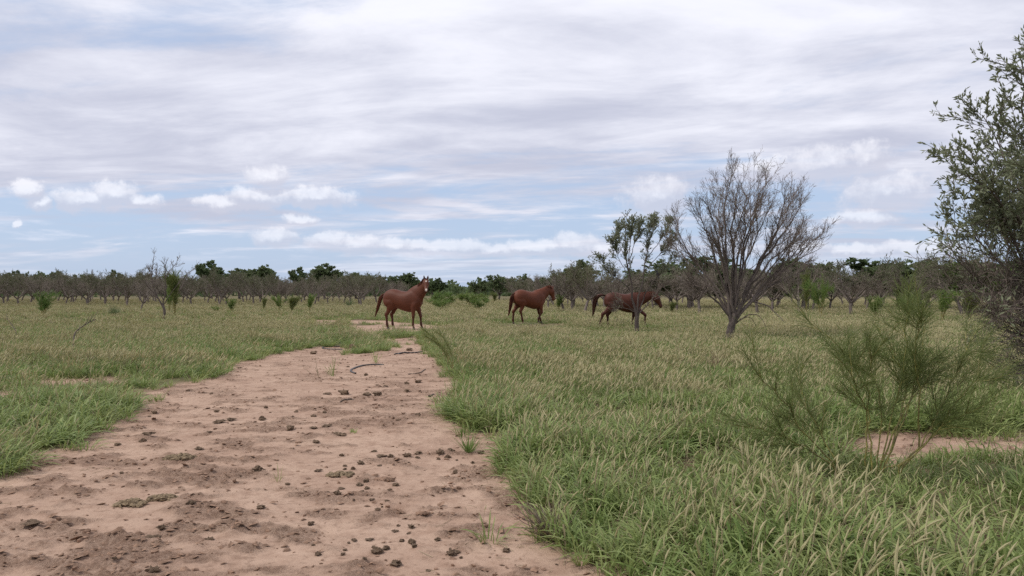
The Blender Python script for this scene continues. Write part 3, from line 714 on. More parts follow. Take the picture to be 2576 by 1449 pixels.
evergreen(2020, 664, 62, 1, 'dense dark green tree right of the large bare tree', w=1.0)
evergreen(2215, 672, 66, 0, 'dark green tree rising behind the brown thicket on the right', w=1.1)
evergreen(2262, 680, 68, 2, 'narrow dark green crown leaning beside its taller neighbour on the right', w=1.2)
evergreen(2335, 668, 62, 3, 'wide dark green tree left of the bright green one on the right', w=1.0)
evergreen(2425, 668, 56, 'b', 'bright yellow-green tree behind the tree at the right edge', w=.8)
evergreen(2490, 664, 60, 1, 'dark green tree behind the lower branches at the right edge')
for j, (u, vt) in enumerate([(20,692),(85,690),(142,688),(205,698),(286,692),(352,698),(440,702)]):
    evergreen(u, vt, 118+(j % 3)*7, j % 4, '%s small dark green crown from the left edge above the left orchard' % ORD[j], 'dark crowns above the left orchard', w=.75)

# far wood on the horizon
r = np.random.default_rng(51); mb = MB(); n = 900
ang = r.uniform(-0.85, 0.85, n); dist = r.uniform(230, 520, n); cxs, cys = np.sin(ang)*dist, np.cos(ang)*dist; hs = r.uniform(3.2, 5.6, n); ws = r.uniform(2.5, 5.5, n)
kk = 70; a = r.uniform(0, 6.28, (n, kk)); z = r.uniform(0, 1, (n, kk)); rr = np.sqrt(r.uniform(0, 1, (n, kk)))*np.sqrt(np.clip(1.05-z*z, 0, 1))
pos = np.stack([cxs[:, None]+np.cos(a)*rr*ws[:, None], cys[:, None]+np.sin(a)*rr*ws[:, None], 0.2+z*hs[:, None]], -1).reshape(-1, 3)
leaves(mb, pos, nrm(r.normal(size=pos.shape)), r.uniform(0.9, 1.9, len(pos)), r.uniform(0.8, 1.5, len(pos)), r)
o = obj('far_wood', mb.mesh('far_wood', [M_mesq], smooth=False), kind='stuff', label='far dark wood along the horizon')

# ------------------------------------------------------------------ feathery shrubs
def fronds(mb, P, Rd, k, t0, L, w, r, wind, droop, m=1, ang=0.8, seg=4):
    pos, d, _, t, _ = spawn(P, Rd, k, t0, 1.0, ang, 0.35, r, 0.2); n = len(pos)
    F = np.empty((n, seg+1, 3)); F[:, 0] = pos; ln = L*r.uniform(0.5, 1.25, n)
    for s in range(seg):
        F[:, s+1] = F[:, s]+d*(ln/seg)[:, None]; d = nrm(d+np.asarray(wind)*(s+1)*0.35+np.array([0, 0, -droop*(s+1)*0.3])+r.normal(size=d.shape)*0.06)
    sd_ = nrm(np.cross(d, r.normal(size=d.shape))); wd = w*r.uniform(0.7, 1.3, n)[:, None]*np.array([0.6]+[1.0]*(seg-1)+[0.3])[None, :]
    ribbons(mb, F, wd, sd_, m); return F
# the big one in the foreground
r = np.random.default_rng(61)
YF = 6.25; bx = (2225-CX)/FPX*YF; base = np.array([bx, YF, gz(bx, YF)])
def LF(pts, dy): return limb3(base, pts, YF, dy, r, lambda a, b: ((a/2.0695+2300)/1.26708, (b/2.0695+900)/1.26708))
stems = [LF([(1130,1390),(1140,1310),(1230,1150),(1310,1070),(1420,900),(1540,620),(1620,440)], .2), LF([(1000,1380),(1040,1210),(1035,1000),(1060,850),(1010,640),(960,420)], -.1),
 LF([(1020,1370),(1060,1180),(1110,920),(1190,700),(1215,480),(1220,240)], .1), LF([(1040,1390),(1090,1180),(1140,1000),(1230,860),(1290,640),(1330,380),(1350,200)], .35),
 LF([(830,1400),(770,1230),(690,1130),(560,1020),(440,820),(330,700),(240,600)], -.15), LF([(850,1420),(800,1300),(690,1160),(500,1060),(340,990),(180,930)], .15),
 LF([(960,1260),(940,980),(975,830),(940,640),(820,460),(700,340),(560,280)], .3), LF([(1140,1320),(1200,1190),(1300,1090),(1400,1000),(1520,900),(1640,860)], -.3),
 LF([(1300,1090),(1300,900),(1310,680),(1270,500),(1290,260)], -.2), LF([(1190,1190),(1060,1230),(960,1280),(900,1320)], .1),
 LF([(1060,1180),(1140,950),(1240,760),(1380,620),(1560,520),(1690,400)], .5), LF([(980,1300),(985,1000),(930,760),(850,600),(760,480)], -.35),
 LF([(830,1400),(760,1180),(640,980),(560,820),(520,680)], .35), LF([(1140,1310),(1260,1120),(1400,1020),(1560,760),(1700,620)], -.1), LF([(1080,1200),(1180,900),(1240,640),(1100,420),(1010,260)], .45)]
tb, cb = MB(), MB(); n = 14; P = np.stack([resample(s, n) for s in stems]); P[:, 1:] += r.normal(size=P[:, 1:].shape)*.009; Rd = taper(np.full(len(stems), .0082), np.full(len(stems), .0030), n); tubes(tb, P, Rd, 5)
pos, d, rad, tt, _ = spawn(P, Rd, 7, .40, 1., .6, .25, r, .1); C = grow(pos, d, .34*r.uniform(.5, 1.2, len(pos)), 4, .12, .06, r, (.02, 0, 0)); CR = taper(np.full(len(pos), .0034), np.full(len(pos), .0018), 5); tubes(cb, C, CR, 3, 0)
fronds(cb, C, CR, 62, .1, .20, .0031, r, (.16, 0, 0), .16, 1, .6); fronds(cb, P, Rd, 120, .45, .20, .0031, r, (.12, 0, 0), .1, 1, .6)
t = thing('feathery_shrub', base, 'large feathery green shrub with yellow-green stems in the right foreground', 'shrub'); obj('stems', tb.mesh('stems', [M_rstem]), t); obj('fronds', cb.mesh('fronds', [M_rstem, M_ret], smooth=False), t)
# small one leaning over the track
r = np.random.default_rng(62)
YF = 14.2; bx = (1138-CX)/FPX*YF; base = np.array([bx, YF, gz(bx, YF)])
stems = [limb3(base, p, YF, dy, r, None) for p, dy in (([(1138,955),(1142,925),(1130,895),(1112,870),(1090,845),(1065,830)], .1), ([(1138,955),(1136,920),(1120,885),(1096,858),(1070,845)], -.2), ([(1140,955),(1140,900),(1125,860),(1100,835)], .2))]
tb, cb = MB(), MB(); P = np.stack([resample(s, 10) for s in stems]); Rd = taper(np.full(3, .009), np.full(3, .003), 10); tubes(tb, P, Rd, 4); fronds(cb, P, Rd, 170, .35, .20, .005, r, (-.12, 0, 0), .08, 1, .5)
t = thing('feathery_sapling', base, 'thin arching feathery sapling leaning left over the right edge of the track', 'shrub'); obj('stems', tb.mesh('stems', [M_rstem]), t); obj('fronds', cb.mesh('fronds', [M_rstem, M_ret], smooth=False), t)
# mid-distance ones
def retama_mesh(r, H, Wd, kf=26, w=0.016, m=None):
    tb, cb = MB(), MB(); k = 9; a = r.uniform(0, 6.28, k); sp_ = r.uniform(.1, 1, k)*Wd*.5
    stems = [[(0, 0, -.1), (math.cos(x)*s*.25, math.sin(x)*s*.25, H*.35), (math.cos(x)*s*.6, math.sin(x)*s*.6, H*.7), (math.cos(x)*s+.1, math.sin(x)*s, H*r.uniform(.75, 1))] for x, s in zip(a, sp_)]
    P = np.stack([resample(s, 8) for s in stems]); Rd = taper(np.full(k, .018), np.full(k, .006), 8); tubes(tb, P, Rd, 4)
    pos, d, _, _, _ = spawn(P, Rd, 6, .3, 1, .6, .2, r, .2); C = grow(pos, d, H*.25*r.uniform(.5, 1.2, len(pos)), 3, .12, .06, r, (.03, 0, 0)); CR = np.full((len(pos), 4), .006); tubes(cb, C, CR, 3, 0)
    fronds(cb, C, CR, kf, .1, .30, w, r, (.1, 0, 0), .12, 1, .7, 3); fronds(cb, P, Rd, 40, .4, .3, w, r, (.1, 0, 0), .1, 1, .6, 3)
    return tb.mesh('stems', [M_rstem]), cb.mesh('fronds', [M_rstem, m or M_retb], smooth=False)
RT = [retama_mesh(np.random.default_rng(600+i), 2.0, (1.7, 2.2, 1.3)[i], m=(M_retb, M_retb, M_ret)[i]) for i in range(3)]; rtp = {}
def shrub(u, v, vtop, i, label, group=None, w=1.0):
    x, y = G(u, v); w = w*(1.7 if 1040 < u < 1240 else 1.1); H = EYE+(HZ-vtop)/FPX*y; s = H/2.0; z = gz(x, y); rz = (u*.71) % 6.28
    if i not in rtp:
        t = thing('green_shrub', (x, y, z), label, 'shrub', group, rz, (s*w, s*w, s)); obj('stems', RT[i][0], t); obj('fronds', RT[i][1], t); rtp[i] = t
    else: copy_thing(rtp[i], (x, y, z), rz, (s*w, s*w, s), label, group)
shrub(108, 803, 742, 0, 'green feathery shrub standing alone in the grass near the left edge', w=1.0)
shrub(440, 801, 690, 2, 'green feathery shrub against the tall dead sapling', w=.62)
shrub(425, 795, 705, 0, 'slim green feathery shrub between the dead sapling and its green neighbour', w=.5)
shrub(545, 790, 772, 1, 'low green shrub right of the dead sapling in the left field', w=1.3)
shrub(582, 790, 756, 0, 'rounded green shrub in the left field before the orchard', w=.9)
shrub(664, 786, 752, 2, 'slim green shrub before the orchard in the left field', w=.6)
shrub(735, 790, 748, 2, 'dark bushy shrub at the orchard edge left of the first horse', w=1.2)
shrub(778, 788, 745, 0, 'green shrub at the orchard edge, nearest to the first horse\'s tail', w=.8)
shrub(705, 786, 745, 1, 'grey-green shrub among the trunks at the orchard edge', w=.8)
shrub(1090, 772, 735, 1, 'green bush right behind the chest of the first horse', w=1.3)
shrub(1130, 770, 746, 0, 'low green bush in the gap between the orchard blocks', w=1.6)
shrub(1185, 775, 738, 1, 'broad green bush in the gap between the first and second horse', w=1.4)
shrub(1225, 768, 748, 0, 'green bush just left of the second horse\'s rump', w=1.5)
shrub(1160, 762, 740, 2, 'grey-green bush at the back of the gap between the horses', w=1.6)
shrub(1050, 768, 742, 2, 'green bush hidden behind the first horse', w=1.4)
shrub(1110, 782, 752, 1, 'low spreading bush right of the first horse\'s knees', w=1.5)
shrub(1205, 784, 756, 0, 'low spreading bush before the broad one in the gap', w=1.3)
shrub(1245, 764, 738, 2, 'dull green bush behind the second horse\'s rump', w=1.3)
shrub(1405, 786, 745, 0, 'small green shrub below the nose of the second horse', w=.7)
shrub(2065, 800, 706, 1, 'tall bright green shrub in the grass right of the large bare tree', w=.75)
shrub(2028, 794, 690, 2, 'taller dull green shrub behind the bright one right of the bare tree', w=.5)
shrub(2200, 806, 752, 0, 'green feathery shrub in front of the brown thicket on the right', w=1.0)
shrub(2285, 812, 742, 1, 'yellow-green shrub above the big foreground shrub', w=.9)
shrub(2370, 808, 738, 0, 'green shrub between the foreground shrub and the tree at the right edge', w=1.1)
shrub(2440, 815, 745, 2, 'dull green shrub under the branches at the right edge', w=1.1)
shrub(1690, 792, 762, 2, 'low green shrub behind the muzzle of the third horse', w=1.1)

# tall dead sapling on the left
r = np.random.default_rng(71); YD = 41.0
def cl(cx, cy): return (cx/3.1415/1.26708, (cy/3.1415+780)/1.26708)
u0, v0 = cl(1635, 760); bx = (u0-CX)/FPX*YD; base = np.array([bx, YD, gz(bx, YD)])
limbs = [limb3(base, p, YD, dy, r, cl) for p, dy in (
 ([(1630,800),(1640,740),(1650,660),(1630,600)], 0), ([(1630,620),(1600,560),(1560,500),(1530,400),(1515,300),(1530,200),(1545,110)], .3), ([(1630,600),(1655,480),(1660,330),(1650,230),(1670,170)], -.3),
 ([(1600,560),(1520,480),(1480,400),(1460,350)], .6), ([(1640,600),(1720,470),(1800,380),(1880,300),(1945,225)], .4), ([(1660,330),(1700,260),(1770,180)], -.2), ([(1560,500),(1490,430),(1450,380)], -.5), ([(1530,400),(1560,330),(1575,230)], .3), ([(1515,320),(1500,260)], .1), ([(1640,560),(1590,470),(1570,400)], -.6))]
dead = tree_mesh(limbs, [(.085, .06), (.045, .012), (.04, .012)]+[(.028, .008)]*7, [dict(skip=1, k=9, t0=.3, ang=.6, len=.55, r=.012, r1=.006, seg=4), dict(k=5, ang=.7, len=.26, r=.0075, r1=.005, seg=3)],
                 dict(levels=(1,), k=1, L=.07, asp=.4, f=lambda p: np.full(len(p), .35)), r, (M_bark, M_twig, M_orch), 6)
tree_thing('dead_sapling', base, dead, 'tall half-dead sapling with a crooked dark trunk rising above the left orchard')

# distant poles
def pole(u, vtop, Y, label, rungs):
    H = EYE+(HZ-vtop)/FPX*Y; t = thing('distant_pole', ((u-CX)/FPX*Y, Y, 0), label, 'pole')
    mb = MB(); tubes(mb, [[(0, 0, -.2), (0, 0, H*.5), (0, 0, H)]], [[.11, .09, .06]], 6); obj('post', mb.mesh('post', [M_barkd]), t)
    for k in range(rungs):
        m2 = MB(); z = H*(.98-.06*k); tubes(m2, [[(-.28, 0, z), (0, 0, z), (.28, 0, z)]], [[.03, .03, .03]], 4); obj('crossbar', m2.mesh('crossbar', [M_barkd]), t)
pole(232, 678, 150, 'thin distant pole above the left orchard near the left edge', 2)
pole(851, 684, 150, 'thin distant pole above the orchard left of the first horse', 1)

# ------------------------------------------------------------------ horses
m, nt, o = mat('horse_coat'); M_coat = m
ca = nn(nt, 'ShaderNodeAttribute', attribute_name='coat').outputs['Vector']; tcn = nn(nt, 'ShaderNodeTexCoord')
f = nnoise(nt, tcn.outputs['Object'], 9, 5, .6); fh = nnoise(nt, nn(nt, 'ShaderNodeMapping', {'Vector': tcn.outputs['Object'], 'Scale': (1, 1, .2)}).outputs[0], 160, 3, .6)
c = nmix(nt, nmr(nt, f, .3, .7, .0, .32), ca, nmix(nt, 1.0, ca, (1.55, 1.35, 1.2), 'MULTIPLY'))
b = nn(nt, 'ShaderNodeBump', {'Height': fh, 'Strength': .25, 'Distance': .004})
p = nn(nt, 'ShaderNodeBsdfPrincipled', {'Base Color': c, 'Roughness': .55, 'Specular IOR Level': .24, 'Sheen Weight': .06, 'Sheen Roughness': .4, 'Sheen Tint': (.9, .6, .4, 1), 'Normal': b.outputs[0]})
nt.links.new(p.outputs[0], o.inputs[0])
M_mane = leaf_mat('horse_hair', (0.125, 0.038, 0.017), (0.085, 0.025, 0.012), None, .1, rough=.5)
M_taild = leaf_mat('dark_horse_hair', (0.075, 0.026, 0.015), (0.030, 0.012, 0.009), None, .1, rough=.5)
M_hoof = plain('hoof', (.10, .075, .055), .6, (.05, .038, .03), 20); M_eye = plain('eye', (.01, .008, .006), .15, (.01, .008, .006), 5, 0)
def loft(mb, C, U, S, hu, hs, seg=20, sq=2.25):
    """rings: centre, up vec, side vec, half sizes"""
    n = len(C); th = np.arange(seg)*2*math.pi/seg; c, s = np.cos(th), np.sin(th); cc = np.sign(c)*np.abs(c)**(2/sq); ss = np.sign(s)*np.abs(s)**(2/sq)
    C, U, S = (np.asarray(q, float) for q in (C, U, S)); hu, hs = np.asarray(hu)[:, None, None], np.asarray(hs)[:, None, None]
    V = C[:, None]+U[:, None]*ss[None, :, None]*hu+S[:, None]*cc[None, :, None]*hs
    V = np.concatenate([V.reshape(-1, 3), C[:1], C[-1:]]); j = np.arange(n-1)[:, None]*seg; k = np.arange(seg)[None]; k2 = (k+1) % seg
    mb.add(V, np.stack([j+k, j+k2, j+seg+k2, j+seg+k], -1).reshape(-1, 4)); 
    a = len(V)-2; k = np.arange(seg); k2 = (k+1) % seg; F = np.concatenate([np.stack([np.full(seg, a), k2, k], 1), np.stack([np.full(seg, a+1), (n-1)*seg+k, (n-1)*seg+k2], 1)])
    mb.F.setdefault(3, []).append(F+mb.n-len(V)); mb.M.setdefault(3, []).append(np.zeros(len(F), int))
def dens(rows, n):
    rows = np.asarray(rows, float); t = np.linspace(0, len(rows)-1, n); i = np.clip(t.astype(int), 0, len(rows)-2); f = (t-i)[:, None]
    p0, p1, p2, p3 = rows[np.maximum(i-1, 0)], rows[i], rows[i+1], rows[np.minimum(i+2, len(rows)-1)]
    return .5*((2*p1)+(-p0+p2)*f+(2*p0-5*p1+4*p2-p3)*f**2+(-p0+3*p1-3*p2+p3)*f**3)
def leg(mb, rows):
    """rows: x,y,z,rx,ry along the limb"""
    q = dens(rows, len(rows)*4); C = q[:, :3]; t = np.gradient(C, axis=0); t = nrm(t); S = np.tile([0, 1., 0], (len(C), 1)); U = nrm(np.cross(t, S))
    loft(mb, C, U, S, np.maximum(q[:, 3]*1.14, .012), np.maximum(q[:, 4]*1.14, .012), 14, 2.1)
def fore(y, elbow, knee, fet, toe):
    (ex, ez), (kx, kz), (fx, fz), (tx, tz) = elbow, knee, fet, toe; L = lambda a, b, f: (a[0]*(1-f)+b[0]*f, a[1]*(1-f)+b[1]*f)
    m1 = L(elbow, knee, .3); m2 = L(elbow, knee, .7); c1 = L(knee, fet, .22); c2 = L(knee, fet, .7); ps = L(fet, toe, .55)
    return [(ex+.06, y*.8, ez+.30, .17, .075), (ex+.03, y*.95, ez+.12, .135, .088), (ex, y, ez, .105, .08), (*m1[:1], y, m1[1], .083, .07), (m2[0], y, m2[1], .058, .052), (kx, y, kz, .056, .052), (c1[0], y, c1[1], .038, .036), (c2[0], y, c2[1], .034, .030), (fx, y, fz, .044, .038), (ps[0], y, ps[1], .034, .033), (tx, y, tz, .044, .042)]
def hind(y, stifle, hock, fet, toe):
    L = lambda a, b, f: (a[0]*(1-f)+b[0]*f, a[1]*(1-f)+b[1]*f); g1 = L(stifle, hock, .4); g2 = L(stifle, hock, .75); c1 = L(hock, fet, .3); c2 = L(hock, fet, .75); ps = L(fet, toe, .55)
    return [(-.50, y*.75, 1.24, .24, .10), (-.50, y*.95, 1.08, .235, .13), (stifle[0]-.07, y*1.02, stifle[1]+.05, .205, .125), (stifle[0]-.10, y, stifle[1]-.10, .150, .10), (g1[0]-.03, y, g1[1], .105, .08), (g2[0], y, g2[1], .068, .055), (hock[0]-.012, y, hock[1], .066, .048), (c1[0], y, c1[1], .046, .038), (c2[0], y, c2[1], .039, .033), (fet[0], y, fet[1], .047, .040), (ps[0], y, ps[1], .036, .034), (toe[0], y, toe[1], .045, .043)]
TRUNK = [(-.80, 1.25, 1.10, .07), (-.765, 1.345, .98, .165), (-.66, 1.455, .90, .245), (-.48, 1.525, .87, .282), (-.30, 1.520, .83, .290), (-.12, 1.470, .755, .300), (.06, 1.440, .695, .312), (.22, 1.448, .66, .302), (.36, 1.492, .655, .268), (.47, 1.515, .68, .240), (.58, 1.475, .74, .226), (.69, 1.38, .83, .190), (.775, 1.26, .93, .12)]
def horse(name, loc, heading, sc, label, neck, head_dir, head_len, legs, tail, coat, mane_pts, star=False, tailm=None, turn=None, seed=1, tailw=.075):
    r = np.random.default_rng(seed); mb = MB()
    q = dens(TRUNK, 44); n = len(q); C = np.stack([q[:, 0], np.zeros(n), (q[:, 1]+q[:, 2])/2], 1)
    loft(mb, C, np.tile([0, 0, 1.], (n, 1)), np.tile([0, 1., 0], (n, 1)), np.maximum((q[:, 1]-q[:, 2])/2, .02), np.maximum(q[:, 3], .02), 26, 2.2)
    # neck rows: x,y,z,hu,hs ; turn: yaw of the side vector at each row
    nk = dens(neck, 22); C = nk[:, :3]; tg = nrm(np.gradient(C, axis=0)); yaw = np.interp(np.linspace(0, 1, 22), [0, .45, 1], [0, .15*(turn or 0), turn or 0])
    S = np.stack([-np.sin(yaw), np.cos(yaw), np.zeros(22)], 1); S = nrm(S-tg*(S*tg).sum(1, keepdims=True)); U = np.cross(tg, S)
    loft(mb, C, U, S, nk[:, 3]*1.08, nk[:, 4]*1.15, 22, 2.0)
    # head
    hd = nrm(np.array(head_dir, float)); S0 = np.array([-math.sin(turn or 0), math.cos(turn or 0), 0]); S0 = nrm(S0-hd*(S0@hd)); U0 = np.cross(hd, S0); poll = np.array(neck[-1][:3])
    hr = dens([(-.10, -.01, .06, .06), (0, 0, .105, .082), (.14, -.012, .140, .098), (.28, -.014, .150, .104), (.42, -.004, .122, .086), (.58, .006, .090, .064), (.74, .008, .074, .056), (.88, .002, .076, .062), (.97, -.006, .060, .054), (1.01, -.012, .03, .034)], 34)
    Ch = poll+hd*(hr[:, :1]*head_len)+U0*hr[:, 1:2]; loft(mb, Ch, np.tile(U0, (34, 1)), np.tile(S0, (34, 1)), np.maximum(hr[:, 2]*1.12, .01), np.maximum(hr[:, 3]*1.18, .01), 20, 2.15)
    # ears
    for s in (-1, 1):
        e0 = poll+U0*.085+S0*s*.055-hd*.0; ed = nrm(U0*.75-hd*.62+S0*s*.16)
        E = np.stack([e0-ed*.03, e0+ed*.03, e0+ed*.08, e0+ed*.13, e0+ed*.165]); loft(mb, E, np.tile(nrm(np.cross(ed, S0)), (5, 1)), np.tile(nrm(S0-ed*(S0@ed)), (5, 1)), [.022, .024, .022, .016, .006], [.032, .040, .038, .024, .006], 10, 2)
    for i, L in enumerate(legs): leg(mb, L)
    me0 = mb.mesh('raw', [M_coat]); tmp = bpy.data.objects.new('tmp', me0); COL.objects.link(tmp)
    md = tmp.modifiers.new('r', 'REMESH'); md.mode = 'VOXEL'; md.voxel_size = .0155; md.use_smooth_shade = True
    ms = tmp.modifiers.new('s', 'SMOOTH'); ms.factor = .5; ms.iterations = 4
    dg = bpy.context.evaluated_depsgraph_get(); dg.update(); me = bpy.data.meshes.new_from_object(tmp.evaluated_get(dg)); bpy.data.objects.remove(tmp)
    me.name = 'body'; me.materials.clear(); me.materials.append(M_coat)
    V = np.empty(len(me.vertices)*3, np.float32); me.vertices.foreach_get('co', V); V = V.reshape(-1, 3)
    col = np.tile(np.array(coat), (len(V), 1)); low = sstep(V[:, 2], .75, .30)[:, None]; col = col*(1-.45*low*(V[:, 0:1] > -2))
    dd = V-poll; along = dd@hd; upv = dd@U0; sv = dd@S0; inhead = (along > head_len*.2) & (np.abs(sv) < .13) & (np.abs(upv) < .2)
    mz = sstep(along, head_len*.84, head_len*.99)*inhead*(np.linalg.norm(dd, axis=1) < head_len*1.2); col = col*(1-.45*mz[:, None])
    earm = ((upv > .115) & (along < .06) & (along > -.22) & (np.abs(sv) < .13)); col[earm] *= .45
    if star:
        f0 = poll+hd*head_len*.27+U0*.13; k = sstep(np.sqrt(((V-f0)@hd/.045)**2+((V-f0)@S0/.028)**2+(((V-f0)@U0)/.08)**2), 1.1, .7)[:, None]; col = col*(1-k)+np.array([.62, .56, .50])*k
        f0 = poll+hd*head_len*.93+U0*.055; k = sstep(np.sqrt(((V-f0)@hd/.055)**2+((V-f0)@S0/.036)**2+(((V-f0)@U0)/.06)**2), 1.15, .75)[:, None]; col = col*(1-k)+np.array([.70, .62, .56])*k
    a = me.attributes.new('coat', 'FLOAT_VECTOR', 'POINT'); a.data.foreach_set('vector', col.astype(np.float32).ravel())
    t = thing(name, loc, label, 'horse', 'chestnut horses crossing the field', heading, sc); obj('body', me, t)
    for L in legs:
        x, y, z = L[-1][:3]; hb = MB(); loft(hb, [(x-.005, y, z+.03), (x+.004, y, z), (x+.018, y, z-.038), (x+.02, y, z-.05)], np.tile([1., 0, 0], (4, 1)), np.tile([0, 1., 0], (4, 1)), [.046, .052, .063, .060], [.044, .049, .058, .055], 14, 2)
        obj('hoof', hb.mesh('hoof', [M_hoof]), t)
    for s in (-1, 1):
        e = poll+hd*head_len*.30+U0*.065+S0*s*.112; eb = MB(); loft(eb, [e-S0*s*.016, e-S0*s*.004, e+S0*s*.008, e+S0*s*.012], np.tile(U0, (4, 1)), np.tile(hd, (4, 1)), [.014, .02, .014, .004], [.017, .024, .017, .005], 10, 2); obj('eye', eb.mesh('eye', [M_eye]), t)
    # tail : core plus loose strands
    tp_ = resample(tail, 9); tb = MB(); prof = np.array([.45, .75, 1, 1.05, 1.0, .9, .72, .45, .12])*tailw; k = 260
    aa = r.uniform(0, 6.28, k); rr = np.sqrt(r.uniform(0, 1, k)); st = r.uniform(.75, 1.06, k)
    off = np.stack([np.cos(aa)*rr, np.sin(aa)*rr*.75, np.zeros(k)], 1)
    S_ = np.stack([tp_*1.0 for _ in range(k)]); s_ax = np.linspace(0, 1, 9)
    for i in range(3): S_[:, :, i] = np.stack([np.interp(np.clip(s_ax*q_, 0, 1), s_ax, tp_[:, i]) for q_ in st])
    S_ = S_+off[:, None, :]*prof[None, :, None]+r.normal(size=S_.shape)*.006
    ribbons(tb, S_, np.tile(np.array([.012, .016, .018, .018, .017, .015, .012, .009, .003]), (k, 1)), nrm(r.normal(size=(k, 3))), 0)
    tubes(tb, tp_[None], (prof*.62)[None], 10); obj('tail', tb.mesh('tail', [tailm or M_mane]), t)
    # mane : locks falling from the crest
    cr = resample(mane_pts, 40); k = 300; i = r.integers(0, 39, k); f_ = r.uniform(0, 1, k)[:, None]; p0 = cr[i]*(1-f_)+cr[i+1]*f_
    sgn = np.where(r.uniform(0, 1, k) < .75, -1., 1.); yw = np.interp(i/39., [0, .5, 1], [0, .2*(turn or 0), turn or 0]); sv_ = np.stack([-np.sin(yw), np.cos(yw), np.zeros(k)], 1)*sgn[:, None]
    ln = r.uniform(.10, .20, k)[:, None]; Pm = np.stack([p0, p0+np.array([0, 0, .018])+sv_*.03, p0+sv_*(.055+.25*ln)+np.array([0, 0, -.35])*ln, p0+sv_*(.06+.28*ln)+np.array([-.05, 0, -1.0])*ln], 1)
    m2 = MB(); ribbons(m2, Pm, np.tile([.02, .022, .018, .004], (k, 1)), nrm(np.gradient(cr, axis=0)[i]+r.normal(size=(k, 3))*.15), 0); obj('mane', m2.mesh('mane', [M_mane]), t)
    return t
COAT = (.098, .030, .0145)
# 1: standing three-quarter on, head turned to the viewer
x1, y1 = (1014-CX)/FPX*30.6, 30.6
horse('horse', (x1, y1, gz(x1, y1)), R(-19), 1.055, 'chestnut horse standing on the track with its head turned to the viewer',
      [(.46, 0, 1.20, .35, .18), (.60, 0, 1.36, .30, .155), (.75, 0, 1.49, .245, .128), (.87, -.02, 1.63, .20, .112), (.95, -.05, 1.745, .16, .10), (.99, -.09, 1.82, .12, .088)], (.36, -.70, -.80), .56,
      [fore(-.15, (.50, .86), (.50, .50), (.49, .19), (.52, .055)), fore(.15, (.54, .86), (.66, .50), (.68, .20), (.73, .055)), hind(-.15, (-.36, .95), (-.62, .56), (-.60, .20), (-.56, .055)), hind(.15, (-.33, .95), (-.55, .56), (-.52, .20), (-.48, .055))],
      [(-.74, 0, 1.37), (-.86, -.01, 1.36), (-.95, -.03, 1.20), (-1.00, -.05, .95), (-1.06, -.07, .70), (-1.14, -.10, .46)], COAT,
      [(.45, 0, 1.50), (.57, 0, 1.60), (.69, 0, 1.71), (.80, -.02, 1.81), (.89, -.05, 1.885), (.96, -.09, 1.92)], star=True, turn=R(-62), seed=5)
# 2: walking away to the right, rump towards the viewer
x2, y2 = (1331-CX)/FPX*35.5, 35.5
horse('horse', (x2, y2, gz(x2, y2)), R(28), 1.04, 'chestnut horse walking right with neck level, between the other two horses',
      [(.44, 0, 1.18, .34, .18), (.60, 0, 1.27, .29, .155), (.78, 0, 1.39, .235, .125), (.93, 0, 1.50, .185, .105), (1.05, 0, 1.565, .145, .092), (1.11, 0, 1.575, .11, .082)], (.30, 0, -.92), .57,
      [fore(-.14, (.52, .86), (.56, .50), (.40, .24), (.40, .10)), fore(.14, (.50, .86), (.58, .50), (.66, .20), (.70, .055)), hind(-.14, (-.32, .95), (-.50, .58), (-.42, .21), (-.37, .055)), hind(.14, (-.40, .95), (-.70, .56), (-.74, .20), (-.71, .055))],
      [(-.75, 0, 1.38), (-.85, -.01, 1.30), (-.90, -.02, 1.10), (-.93, -.02, .85), (-.98, -.03, .60), (-1.06, -.03, .38)], (.112, .034, .016),
      [(.45, 0, 1.50), (.62, 0, 1.56), (.80, 0, 1.63), (.95, 0, 1.69), (1.05, 0, 1.71), (1.12, 0, 1.68)], seed=6, tailw=.085)
# 3: striding in profile behind the young tree
x3, y3 = (1567-CX)/FPX*32.3, 32.3
horse('horse', (x3, y3, gz(x3, y3)-.02), R(2), 1.0, 'dark chestnut horse striding right with lowered head behind the young tree',
      [(.44, 0, 1.16, .34, .18), (.64, 0, 1.20, .28, .155), (.86, 0, 1.27, .225, .125), (1.08, 0, 1.345, .175, .105), (1.27, 0, 1.395, .14, .092), (1.36, 0, 1.39, .11, .082)], (.42, 0, -.80), .58,
      [fore(-.13, (.56, .86), (.92, .56), (.90, .30), (.92, .17)), fore(.14, (.50, .86), (.47, .50), (.42, .20), (.45, .055)), hind(-.14, (-.42, .95), (-.86, .60), (-.98, .24), (-.99, .09)), hind(.14, (-.34, .95), (-.62, .56), (-.62, .20), (-.58, .055))],
      [(-.74, 0, 1.38), (-.88, 0, 1.46), (-1.06, 0, 1.42), (-1.19, .0, 1.24), (-1.22, .0, 1.0), (-1.20, 0, .75), (-1.28, 0, .50)], (.070, .0215, .012),
      [(.45, 0, 1.50), (.66, 0, 1.49), (.88, 0, 1.50), (1.10, 0, 1.53), (1.27, 0, 1.535), (1.38, 0, 1.50)], tailm=M_taild, seed=7, tailw=.10)

